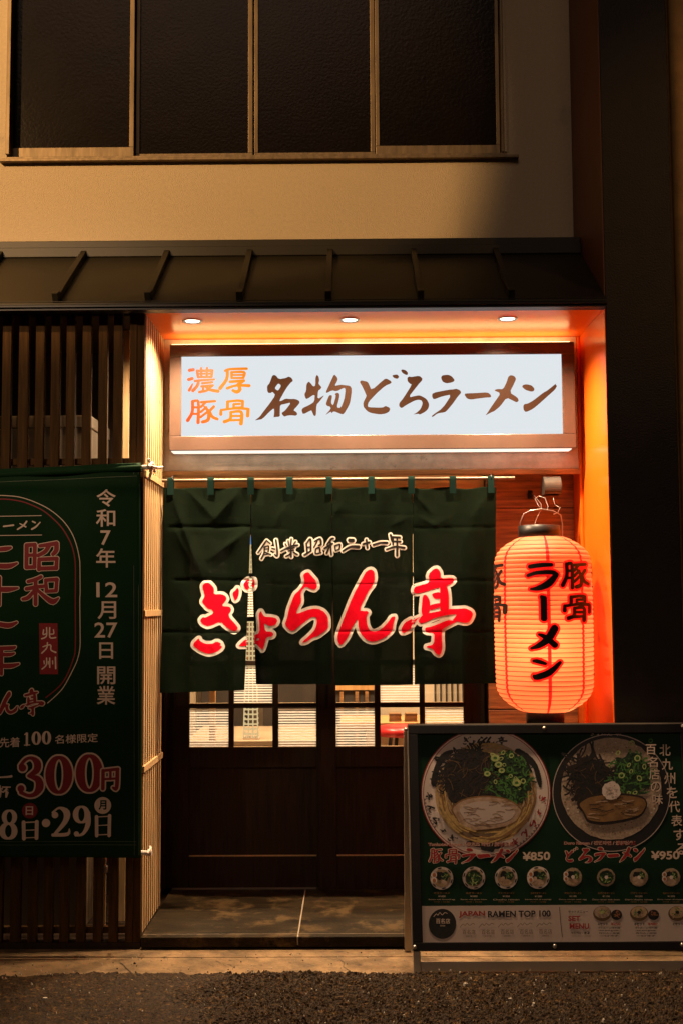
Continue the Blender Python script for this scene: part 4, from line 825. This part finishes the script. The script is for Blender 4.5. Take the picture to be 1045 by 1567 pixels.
ink(mb, Glyph(strokes=S((-60,470,9,0,478,8,-60,545,6),(55,515,9,110,508,9,172,500,10),(330,455,10,290,505,9,222,550,9),(250,482,6,320,520,9),(400,455,8,432,470,9),(392,548,10,440,520,10,492,465,6))).crop(0, 740, q4), bm, .35, 1, lift=L1)
P5 = lambda x, y: (x/q5, 920+y/q5)
mb.face([bm(*P5(490, 270), L1), bm(*P5(715, 272), L1), bm(*P5(715, 900), L1), bm(*P5(490, 898), L1)], 2)
ink(mb, Glyph(strokes=S((545,352,8,540,408,8,572,400,7),(582,325,8,578,430,8,520,462,9),(620,325,8,622,445,8,690,447,9),(665,350,7,668,398,7,632,405,7),(535,560,7,625,537,8,632,600,8,690,630,10),(590,510,8,580,575,8,520,638,9),(577,700,8,572,785,8,520,835,8),(615,700,8,615,815,8),(685,690,9,687,830,9),(545,735,7,548,772,6),(597,742,7,597,775,6),(650,735,7,652,772,6))).crop(0, 920, q5), bm, .3, 1, lift=L1+.0012)
def T4(s, a, b, c, d, oy=690, **k): text(mb, s, bm, a/4.02, oy+b/4.02, c/4.02, oy+d/4.02, 1, L1, bold=.012, **k)
for s, a, b, c, d in (('令', 600, 237, 718, 345), ('和', 597, 360, 715, 468), ('7', 624, 490, 687, 580), ('年', 597, 600, 715, 718), ('12', 597, 808, 725, 900), ('月', 603, 925, 718, 1035), ('27', 583, 1055, 725, 1150), ('日', 612, 1178, 698, 1280)): T4(s, a, b, c, d)
for s, a, b, c, d in (('開', 599, 80, 712, 190), ('業', 597, 200, 712, 315)): T4(s, a, b, c, d, 1000)
def loop(cx, cy, rx, ry, rs, rt, n=24): return np.array([(cx+rx*math.cos(2*math.pi*k/n), cy+ry*math.sin(2*math.pi*k/n), rt+(rs-rt)*abs(math.cos(2*math.pi*k/n))**1.3) for k in range(n+1)])
g3 = Glyph(strokes=S((182,340,30),(165,325,14,205,275,13,255,262,14,300,300,28,295,360,26,232,402,11),(232,405,11,305,430,26,322,490,32,290,545,20,235,560,14,170,535,14),(172,505,28)) + [loop(475, 395, 72, 138, 36, 13), loop(718, 382, 72, 138, 36, 13)]).crop(0, 1110, q6)
ink(mb, g3, bm, .45, 1, grow=2.6, lift=L1); ink(mb, g3, bm, .4, 2, lift=L1+.0012)
gy = Glyph(strokes=S((828,362,14,826,505,14),(826,362,11,945,350,13),(942,352,15,936,498,15,908,498,10),(886,362,10,886,428,10),(830,430,9,942,424,9))).crop(0, 1110, q6)
ink(mb, gy, bm, .4, 1, grow=2.2, lift=L1+.0024); ink(mb, gy, bm, .35, 2, lift=L1+.0036)
ink(mb, Glyph(strokes=[loop(82, 732, 42, 52, 20, 8), loop(75, 842, 50, 58, 24, 9), loop(290, 104, 25, 48, 13, 5), loop(372, 100, 25, 48, 13, 5), loop(655, 712, 46, 62, 22, 8)] + S((215,68,9,214,158,9),(195,160,4,238,158,4),(197,75,4,214,64,7),(196,772,15,200,902,15),(302,768,15,300,898,15),(196,774,5,302,769,5),(198,836,4,302,832,4),(198,896,4,302,892,4),(375,778,33),(446,715,26),(428,695,9,480,658,9,538,695,26,525,770,20,440,872,11),(430,874,13,545,868,14,560,825,4),(706,700,20,708,790,20,668,865,12,610,880,7),(616,865,20),(776,730,14,778,880,14),(880,722,14,878,878,14),(776,732,4,880,726,4),(778,800,4,878,795,4),(778,874,4,878,870,4),(-20,418,6,70,412,8,92,408,10))).crop(0, 1110, q6), bm, .4, 1, lift=L1)
def T6(s, a, b, c, d, m=1, l=L1, **k): text(mb, s, bm, a/q6, 1110+b/q6, c/q6, 1110+d/q6, m, l, **k)
T6('先着', -5, 100, 158, 180, slope=-.03, bold=.01); T6('名様限定', 440, 78, 785, 150, slope=-.045, bold=.01); T6('杯', -25, 480, 92, 578, bold=.02)
disc(mb, bm, 245/q6, 1110+680/q6, 62/q6, 62/q6, 2, L1); T6('日', 212, 645, 272, 715, 1, L1+.0012, bold=.02); disc(mb, bm, 825/q6, 1110+640/q6, 67/q6, 67/q6, 1, L1); T6('月', 792, 598, 855, 675, 0, L1+.0012, bold=.03)
mb.build('print', [m_bgreen, m_bcream, m_bred], sh)

# ------------------------------------------------------------------ menu board (A-frame)
foot = CAM+ray(636, 1489)*((.004-CAMZ)/ray(636, 1489).z); tl = R(13.5)
Vv = Vector((0, math.sin(tl), math.cos(tl))); Nn = Vector((0, -math.cos(tl), math.sin(tl))); pm0 = plane_map(foot, Nn)
mbd = thing('menu_board', (foot.x+.58, foot.y+.1, 0), 'A-frame menu board with two large ramen bowls on a green poster', 'menu board')
def fr(mb, x0, y0, x1, y1, d0, d1, mi=0):   # a bar in the plane of the board
    a = [pm0(x, y, d1) for x, y in ((x0, y0), (x1, y0), (x1, y1), (x0, y1))]
    xa_, xb_ = (a[0].x+a[3].x)/2, (a[1].x+a[2].x)/2; z1_, z0_ = (a[0]+a[1])/2, (a[2]+a[3])/2
    A = [Vector((xa_, z0_.y, z0_.z)), Vector((xb_, z0_.y, z0_.z)), Vector((xb_, z1_.y, z1_.z)), Vector((xa_, z1_.y, z1_.z))]
    mb.prism([p-Nn*(d1-d0) for p in A], A, mi)
XB0, XB1 = pm0(631.5, 1452).x, pm0(1053, 1115).x
def bar(mb, xa_, xb_, va, vb, d0, d1, mi=0):
    A = [Vector((x, foot.y, foot.z))+Vv*v+Nn*d1 for x, v in ((xa_, va), (xb_, va), (xb_, vb), (xa_, vb))]; mb.prism([p-Nn*(d1-d0) for p in A], A, mi)
def vof(py): return (pm0(830, py)-foot).dot(Vv)
v0, v1 = vof(1455), vof(1109); fw = .040
mb = MB(); bar(mb, XB0, XB1, v0, v0+fw*.85, -.022, .004); bar(mb, XB0, XB1, v1-fw*.95, v1, -.022, .004); bar(mb, XB0, XB0+fw, v0+fw*.85, v1-fw*.95, -.022, .004); bar(mb, XB1-fw, XB1, v0+fw*.85, v1-fw*.95, -.022, .004); mb.build('frame', m_bdark, mbd, bevel=.003)
mb = MB(); bar(mb, XB0-.004, XB1+.004, v1+.0005, v1+.006, -.026, .002); bar(mb, XB0-.005, XB0-.0005, v0, v1, -.026, .0); mb.build('frame_edge', m_beige, mbd)
for q in ((XB0+.001, XB0+.03), (XB1-.03, XB1-.001)): mb = MB(); bar(mb, *q, 0, v0-.0005, -.024, -.002); mb.build('front_leg', m_beige, mbd, bevel=.002)
mb = MB(); bar(mb, XB0+.031, XB1-.031, .004, .042, -.022, -.004); mb.build('foot_bar', m_beige, mbd, bevel=.002)
top = Vector((0, foot.y, foot.z))+Vv*(v1-.02)-Nn*.03
for x in (XB0-.018, XB1-.01):
    mb = MB(); a, b = Vector((x, top.y, top.z)), Vector((x-.004, YS-.045, .003)); mb.prism([a+Vector((0, 0, 0)), a+Vector((.028, 0, 0)), a+Vector((.028, .02, 0)), a+Vector((0, .02, 0))], [b+Vector((0, 0, 0)), b+Vector((.028, 0, 0)), b+Vector((.028, .02, 0)), b+Vector((0, .02, 0))]); mb.build('back_leg', m_beige, mbd, bevel=.002)
mb = MB(); bar(mb, XB0+fw, XB1-fw, v0+fw*.85, v1-fw*.95, -.016, -.004); po = mb.build('poster', m_boardgreen, mbd)
for px, py in ((620.5, 1116.5), (832, 1114.5), (1044, 1112), (634, 1449.5), (848, 1448), (1043, 1446)):
    c = pm0(px, py, .004); mb = MB(); prof = [(.0, .005), (.004, .005), (.0075, .0035), (.0085, .0)]; n = 20; vs = []
    for r, h in prof: vs += [c+Vector((1, 0, 0))*r*math.cos(2*math.pi*k/n)+Vv*r*math.sin(2*math.pi*k/n)+Nn*h for k in range(n)]
    mb.mesh(vs, [(i*n+k, i*n+(k+1) % n, (i+1)*n+(k+1) % n, (i+1)*n+k)[::-1] for i in range(3) for k in range(n)], 0, True); mb.build('screw', m_steel, mbd)
PM = lambda px, py, l=0.0: pm0(px, py, l-.0038)
PMATS = [m_pgrey, m_pwhite, m_pred, m_pyel, m_psoup, m_pdark, m_pbrown, m_ppork, m_ppork2, m_pgreen, m_pgreen2, m_pdgreen, m_pfoam, m_pbowl, m_pegg, m_ptan, m_bcream]
GREY, WHITE, RED, YEL, SOUP, DARK, BRN, PORK, PORK2, GRN, GRN2, DGRN, FOAM, BOWL, EGG, TAN, CRM = range(17)
def clipped(f, ylo):        # the print ends at the edge of the poster
    return lambda x, y, l=0.0: f(x, max(y, ylo), l)
PT = clipped(PM, 1123.5)
def swirl(mb, cx, cy, rx, ry, n, w, mis, lift, ln_=14, curl=2.2):
    for i in range(n):
        a = random.uniform(0, 6.28); r = math.sqrt(random.random()); x, y = cx+rx*r*math.cos(a), cy+ry*r*math.sin(a); th = random.uniform(0, 6.28); k = random.uniform(-curl, curl)/4; L = ln_*random.uniform(.6, 1.3)/4; pts = [(x, y)]
        for _ in range(4): th += k; x += L*math.cos(th); y += L*math.sin(th); pts.append((x, y))
        ribbon(mb, PT, pts, w*random.uniform(.7, 1.3), random.choice(mis), lift+random.uniform(0, .0004))
def tonkotsu(mb, cx, cy, r, big=True):
    b = .0004; disc(mb, PT, cx, cy, r, r, RED if big else WHITE, b, 72); disc(mb, PT, cx, cy, r*.985, r*.985, WHITE, b+.0002, 72)
    if big: ring(mb, PT, cx, cy, r*.955, r*.965, RED, b+.0004, 72)
    ring(mb, PT, cx, cy, r*.0, r*.78, SOUP, b+.0005, 60); 
    for i in range(130 if big else 14):
        a = random.uniform(0, 6.28); rr = r*random.uniform(.50, .765); s_ = random.choice((-1, 1))*random.uniform(.25, .6); pts = [(cx+(rr+random.uniform(-.03, .03)*r)*math.cos(a+s_*t), cy+(rr+random.uniform(-.03, .03)*r)*math.sin(a+s_*t)) for t in (0, .33, .66, 1)]
        ribbon(mb, PT, pts, r*(.020 if big else .04), random.choice((YEL, YEL, SOUP, PORK2)), b+.0008+random.uniform(0, .0004))
tb = MB()
# left bowl
cx, cy, r = 743, 1213, 99.5
tonkotsu(tb, cx, cy, r)
disc(tb, PT, 722, 1193, 43, 46, BRN, .0018, 40, .2); swirl(tb, 718, 1190, 42, 44, 260, 2.2, (BRN, DARK, DARK, BRN, DARK, DARK), .0020, 22); swirl(tb, 718, 1190, 38, 40, 46, 1.0, (TAN, BRN), .0025, 18)
disc(tb, PT, 779, 1192, 33, 44, DGRN, .0018, 40, .25); swirl(tb, 779, 1192, 32, 42, 200, 2.0, (DGRN, GRN, DGRN, GRN), .0020, 13)
for i in range(26):
    x, y = random.gauss(777, 15), random.gauss(1188, 24); q = random.uniform(2.5, 6); ring(tb, PT, x, y, q*.5, q*.85, random.choice((GRN, GRN2, GRN2, GRN)), .0026+i*.00002, 18, random.uniform(.6, 1), random.uniform(0, 3))
for x, y, q in ((757, 1160, 8), (762, 1170, 7), (767, 1179, 6), (745, 1184, 6), (790, 1198, 8)): disc(tb, PT, x, y, q*.8, q*.7, GRN, .0032, 18); ring(tb, PT, x, y, q*.35, q*.85, GRN2, .0034, 20, .8)
pork = [(690, 1238),(702, 1227),(720, 1221),(745, 1219),(770, 1222),(788, 1230),(800, 1243),(792, 1256),(778, 1264),(750, 1269),(722, 1271),(705, 1264),(697, 1250)]
ink(tb, Glyph([chaikin(pork)]), PT, .7, PORK2, grow=1.8, lift=.0036); ink(tb, Glyph([chaikin(pork)]), PT, .7, PORK, grow=-.5, lift=.0040)
ink(tb, Glyph([chaikin([(745+(x-745)*.80, 1243+(y-1243)*.72) for x, y in pork])]), PT, .7, GREY, lift=.0042)
for i in range(34): x, y = random.uniform(704, 786), random.uniform(1226, 1264); ribbon(tb, PT, [(x, y), (x+6, y+random.uniform(-2, 2)), (x+13, y+random.uniform(-3, 3))], .8, PORK2, .0044)
for i in range(60):
    a = random.uniform(.15, 2.95); rr = random.uniform(62, 76); pts = [(cx+rr*math.cos(a+t)+random.uniform(-2, 2), cy+rr*math.sin(a+t)+random.uniform(-2, 2)) for t in (-.3, -.1, .1, .3)]; ribbon(tb, PT, pts, 2.2, random.choice((YEL, YEL, PORK2)), .0046+random.uniform(0, .0004))
ink(tb, Glyph(strokes=S((690,1150,3,678,1158,5,668,1175,4,664,1195,5,663,1202,2),(672,1165,4,664,1160,1),(792,1150,5,806,1160,6,818,1172,4,824,1192,4,826,1203,2),(806,1170,3,812,1180,2),(716,1290,3,740,1292,6,760,1294,5,776,1291,2),(738,1298,3,752,1300,4))), PT, .5, DARK, lift=.0012, rough=1.6)
word = ('gi', 'yo', 'rah', 'nh', 'tei')
xo = [707, 719, 731, 743, 762, 776]
for k, a, b in zip(word, (707.5, 719, 729, 742, 758), (720, 727, 742, 756, 776)): ink(tb, G[k].fit(a, 1127+(5 if k == 'yo' else 0), b, 1139.5), PT, .3, RED if False else DARK, grow=.2, lift=.0012)
def arcword(mb, cx, cy, r, a0, da, size, mi, inward):
    for i, k in enumerate(word):
        a = a0+da*i; x, y = cx+r*math.cos(a), cy+r*math.sin(a); s_ = size*(.7 if k == 'yo' else 1); ink(mb, G[k].fit(x-s_, y-s_*.9, x+s_, y+s_*.9, rot=a+(math.pi/2 if inward else -math.pi/2)), PT, .35, mi, grow=.2, lift=.0012)
arcword(tb, cx, cy, 87, 2.20, .22, 6.2, DARK, False) ; arcword(tb, cx, cy, 87, .12, .23, 6.2, RED, True)
for a0, s_ in ((2.55, 1), (.55, 1)):
    for i in range(9): a = a0+.06*i; ring(tb, PT, cx+94*math.cos(a), cy+94*math.sin(a), .6, 1.5, DARK, .0012, 6)
# right bowl
cx2, cy2 = 935, 1213; disc(tb, PT, cx2, cy2, 90, 91, BOWL, .0004, 72); ring(tb, PT, cx2, cy2, 89, 90.2, GREY, .0006, 90); disc(tb, PT, 935, 1207, 77, 78, FOAM, .0008, 60, .02)
for i in range(420):
    a, q = random.uniform(0, 6.28), 76*math.sqrt(random.random()); disc(tb, PT, cx2+q*math.cos(a), 1207+q*math.sin(a), *(2*[random.uniform(.4, 1.5)]), random.choice((WHITE, FOAM, SOUP, PORK2)), .0010+i*.000001, 8)
disc(tb, PT, 901, 1190, 31, 32, DARK, .0016, 30, .3); swirl(tb, 900, 1188, 31, 31, 160, 2.6, (DARK, BRN, DARK), .0018, 22); swirl(tb, 900, 1190, 27, 28, 26, 1.0, (TAN, BRN), .0023, 16); swirl(tb, 905, 1215, 26, 7, 40, 4, (DARK, DARK, BRN), .0018, 22)
disc(tb, PT, 965, 1185, 30, 33, DGRN, .0016, 30, .35); swirl(tb, 965, 1186, 31, 34, 150, 2.2, (DGRN, GRN, DGRN, GRN), .0018, 12)
for i in range(22): x, y = random.gauss(965, 14), random.gauss(1186, 18); q = random.uniform(2.5, 6); ring(tb, PT, x, y, q*.5, q*.85, random.choice((GRN, GRN2)), .0026+i*.00002, 18, random.uniform(.6, 1), random.uniform(0, 3))
pk2 = [(883,1230),(900,1218),(925,1214),(960,1215),(985,1220),(990,1232),(980,1250),(950,1258),(920,1262),(898,1258),(893,1245)]
ink(tb, Glyph([chaikin(pk2)]), PT, .7, BRN, grow=1, lift=.0030); ink(tb, Glyph([chaikin([(x, y*.92+1230*.08) for x, y in pk2])]), PT, .7, PORK2, grow=-1, lift=.0034)
for i in range(26): x, y = random.uniform(896, 965), random.uniform(1222, 1250); ribbon(tb, PT, [(x, y), (x+8, y+random.uniform(-2, 2)), (x+18, y+random.uniform(-3, 3))], 1.4, random.choice((PORK, BRN, PORK2)), .0038)
disc(tb, PT, 935, 1210, 14, 14, WHITE, .0044, 24, .15)
for i in range(30): disc(tb, PT, random.gauss(935, 6), random.gauss(1209, 6), *(2*[random.uniform(.6, 1.8)]), random.choice((FOAM, WHITE, GREY)), .0047+i*.00001, 8)
for k, a, b in zip(word, (903, 912, 919, 928, 938), (911, 917, 927, 937, 950)): ink(tb, G[k].fit(a, 1120, b, 1126), clipped(PM, 1121), .3, GREY, grow=-.1, lift=.0012)
# vertical slogan
for i, s_ in enumerate('北九州を代表する'): x = 1017+i*3.6; y = 1139+i*21.6; text(tb, s_, PM, x-8.5, y, x+8.5, y+17.5, CRM, .0014, bold=.012)
for i, s_ in enumerate('百名店の味'): x = 995+i*2.6; y = 1139+i*19; text(tb, s_, PM, x-8, y, x+8, y+16, DARK, .0052, bold=.06); text(tb, s_, PM, x-8, y, x+8, y+16, CRM, .0054, bold=.012)
# headings
q3 = 5.1
for k, a, b, c, d in (('ton', 80, 97, 190, 210), ('kotsu', 207, 95, 320, 215), ('ra', 335, 92, 450, 210), ('bar', 455, 135, 560, 170), ('me', 565, 92, 670, 205), ('n', 677, 97, 775, 205)):
    g = G[k].fit(640+a/q3, 1280+b/q3, 640+c/q3, 1280+d/q3); ink(tb, g, PM, .35, CRM, grow=1.0, lift=.0056); ink(tb, g, PM, .3, RED, grow=.1, lift=.0060)
for k, a, b, c, d in (('do', 122, 85, 220, 200), ('ro', 230, 92, 335, 205), ('ra', 350, 85, 440, 200), ('bar', 450, 135, 545, 165), ('me', 545, 82, 640, 200), ('n', 655, 90, 745, 197)):
    g = G[k].fit(840+a/q3, 1280+b/q3, 840+c/q3, 1280+d/q3); ink(tb, g, PM, .35, CRM, grow=1.0, lift=.0056); ink(tb, g, PM, .3, RED, grow=.1, lift=.0060)
text(tb, '¥850', PM, 798.5, 1304, 841, 1317.5, CRM, .0056, bold=.03, slope=-.03); text(tb, '¥950', PM, 995, 1302.5, 1039, 1316, CRM, .0056, bold=.03, slope=-.02)
text(tb, 'Tonkotsu Ramen / 돈코츠 라면 / 豚骨拉麺', PM, 654.5, 1288.5, 786, 1295.5, CRM, .0056, bold=.05); text(tb, 'Tonkotsu Ramen / 돈코츠 라면 / 豚骨拉麺', PM, 654.5, 1288.5, 786, 1295.5, RED, .0060, bold=.0)
text(tb, 'Doro Ramen / 진한라면 / 濃厚拉麺', PM, 862, 1286.5, 971, 1293.5, CRM, .0056, bold=.05); text(tb, 'Doro Ramen / 진한라면 / 濃厚拉麺', PM, 862, 1286.5, 971, 1293.5, RED, .0060)
# small bowls
names = ('味玉ラーメン', 'ねぎラーメン', 'チャーシューメン', '全部のせラーメン', '味玉どろラーメン', 'ねぎどろラーメン', 'どろチャーシューメン', '全部のせどろラーメン'); prices = ('¥1000', '¥1000', '¥1250', '¥1280', '¥1100', '¥1100', '¥1250', '¥1350')
eng = ('Ramen with flavored egg', 'Ramen with green onion', 'Chashu ramen', 'Ramen with all toppings', 'Doro ramen with egg', 'Doro ramen with onion', 'Doro chashu ramen', 'Doro ramen all toppings')
for i, (x, y, r) in enumerate(((675.5, 1344, 17.5), (724.5, 1343.5, 17.3), (774, 1343, 17.2), (823, 1343, 17.2), (876, 1342, 14.2), (927, 1342.5, 13.8), (977, 1342.5, 14), (1026.5, 1342.5, 14))):
    if i < 4: tonkotsu(tb, x, y, r, False); [disc(tb, PM, x+r*.89*math.cos(a), y+r*.89*math.sin(a), r*.2, r*.06, DARK, .0008, 10, 0, a+1.57) for a in [k*1.05+.3 for k in range(6)]]
    else: disc(tb, PM, x, y, r, r, FOAM, .0004, 30, .04); disc(tb, PM, x, y, r*.9, r*.9, SOUP, .0008, 30, .06)
    q = r*.72 if i < 4 else r*.8
    if i % 4 == 1: disc(tb, PM, x, y, q, q*.95, DGRN, .0018, 24, .15); swirl(tb, x, y, q*.8, q*.8, 40, 1.0, (GRN, DGRN, GRN2), .002, 5)
    else:
        disc(tb, PM, x-q*.25, y-q*.3, q*.55, q*.5, DARK, .0018, 16, .3); disc(tb, PM, x+q*.4, y-q*.25, q*.5, q*.55, DGRN, .0019, 16, .3); swirl(tb, x+q*.4, y-q*.25, q*.4, q*.4, 14, .9, (GRN, GRN2), .0021, 4)
        for k in range(1 if i % 4 == 0 else 4): a = .6+k*.6; disc(tb, PM, x+q*.55*math.cos(a+.4), y+q*.6*math.sin(a+.4), q*.42, q*.26, PORK, .0024+k*.0002, 14, .1, a)
    if i % 4 in (0, 3): [(disc(tb, PM, x-q*.95, y+d_*r, r*.26, r*.3, WHITE, .0036+e_, 14), disc(tb, PM, x-q*.93, y+d_*r, r*.15, r*.18, EGG, .004+e_, 12)) for d_, e_ in ((-.3, 0), (.2, .0006))]
    if i > 3: disc(tb, PM, x, y, r*.2, r*.2, WHITE, .0044, 12)
    hw = 20 if i < 4 else 21; text(tb, names[i], PM, x-hw*.6, 1365, x+hw*.62, 1368.2, PORK2, .0014, bold=.03); text(tb, prices[i], PM, x-5.5, 1370.2, x+5.5, 1372.8, CRM, .0014); text(tb, eng[i], PM, x-hw, 1375.5, x+hw, 1377.6, CRM, .0014); text(tb, '라면 / 拉麺', PM, x-hw*.6, 1379, x+hw*.6, 1381.2, PORK2, .0014)
# pale strip
def quad(a, b, c, d, mi, l): tb.face([PM(*q, l) for q in (a, b, c, d)][::-1], mi)
quad((637.5, 1386.5), (1046, 1383.5), (1047, 1440), (640.5, 1443.5), GREY, .0006)
disc(tb, PM, 676.5, 1413.8, 21, 23, DARK, .0012, 48)
ribbon(tb, PM, [(663, 1403), (667, 1398.5), (669.5, 1400.5), (672.5, 1396.5), (676, 1400), (680, 1396.5), (684, 1398)], .8, CRM, .0018); text(tb, '百名店', PM, 666.5, 1405.5, 688, 1413.5, CRM, .0018, bold=.01); text(tb, '2025', PM, 672.5, 1415.5, 680.5, 1417.6, CRM, .0018)
text(tb, 'JAPAN', PM, 701.5, 1394.5, 741.5, 1404.5, RED, .0012, bold=.03, slope=-.02); text(tb, 'RAMEN TOP 100', PM, 746, 1394, 842, 1404, DARK, .0012, bold=.03, slope=-.012)
for i in range(5):
    x = 703+i*29.3; y = 1413-i*.2; ribbon(tb, PM, [(x, y+6.5), (x+5, y+1), (x+8, y+3.5), (x+11, y), (x+15, y+3), (x+20, y), (x+23, y+2)], .7, TAN, .0014); text(tb, '百名店', PM, x+4, y+9.5, x+24, y+16.5, TAN, .0014, bold=.0); text(tb, str(2017+2*i if i < 1 else 2018+i), PM, x+9, y+18.5, x+19, y+20.6, TAN, .0014)
ribbon(tb, PM, [(855.5, 1388), (857.5, 1412), (860, 1434)], .9, DARK, .0012)
text(tb, 'セットメニュー', PM, 869, 1393, 899, 1397.5, DARK, .0012, bold=.02); text(tb, 'SET', PM, 869, 1401.5, 887.5, 1409.5, RED, .0012, bold=.03); text(tb, 'MENU', PM, 871, 1413, 901, 1421.5, RED, .0012, bold=.03); text(tb, '세트메뉴 / 套餐', PM, 873, 1425.5, 902, 1429.5, DARK, .0012, bold=.02)
for i, (x, s_, p_) in enumerate(((921, 'Aセット', '¥250'), (977.5, 'Bセット', '¥480'), (1036, 'Cセット', '¥580'))):
    disc(tb, PM, x, 1398, 14, 11.5, TAN, .0012, 30); disc(tb, PM, x, 1396, 12, 9, SOUP if i else FOAM, .0014, 30, .05); swirl(tb, x, 1396, 9, 6, 18, 1.2, (GRN, PORK, YEL), .0016, 5); disc(tb, PM, x, 1396, 3, 2.5, DARK if i else GRN2, .0022, 12)
    if x < 1030: disc(tb, PM, x+22, 1400, 8.5, 8, DARK, .0012, 24); disc(tb, PM, x+22, 1398.5, 7, 5.5, BRN, .0014, 20); swirl(tb, x+22, 1398.5, 5, 3.5, 10, 1.2, (PORK2, EGG), .0016, 4)
    w_ = 19 if x < 1030 else 9; text(tb, s_, PM, x-7, 1412, x+9, 1416.3, DARK, .0012, bold=.04)
    if x < 1030: text(tb, p_, PM, x+13, 1411.8, x+28, 1415.8, RED, .0012, bold=.03)
    for j, q_ in enumerate(('ライス+一口餃子5個', 'rice and gyoza', '라이스 / 米饭', '一口餃子')):
        if x < 1030: text(tb, q_, PM, x-6+j*.6, 1418.6+j*4, x+27-(j % 2)*2, 1421.4+j*4, DARK, .0012, bold=.015)
tb.build('print', PMATS, po)
print('FACES', sum(len(m.polygons) for m in bpy.data.meshes))
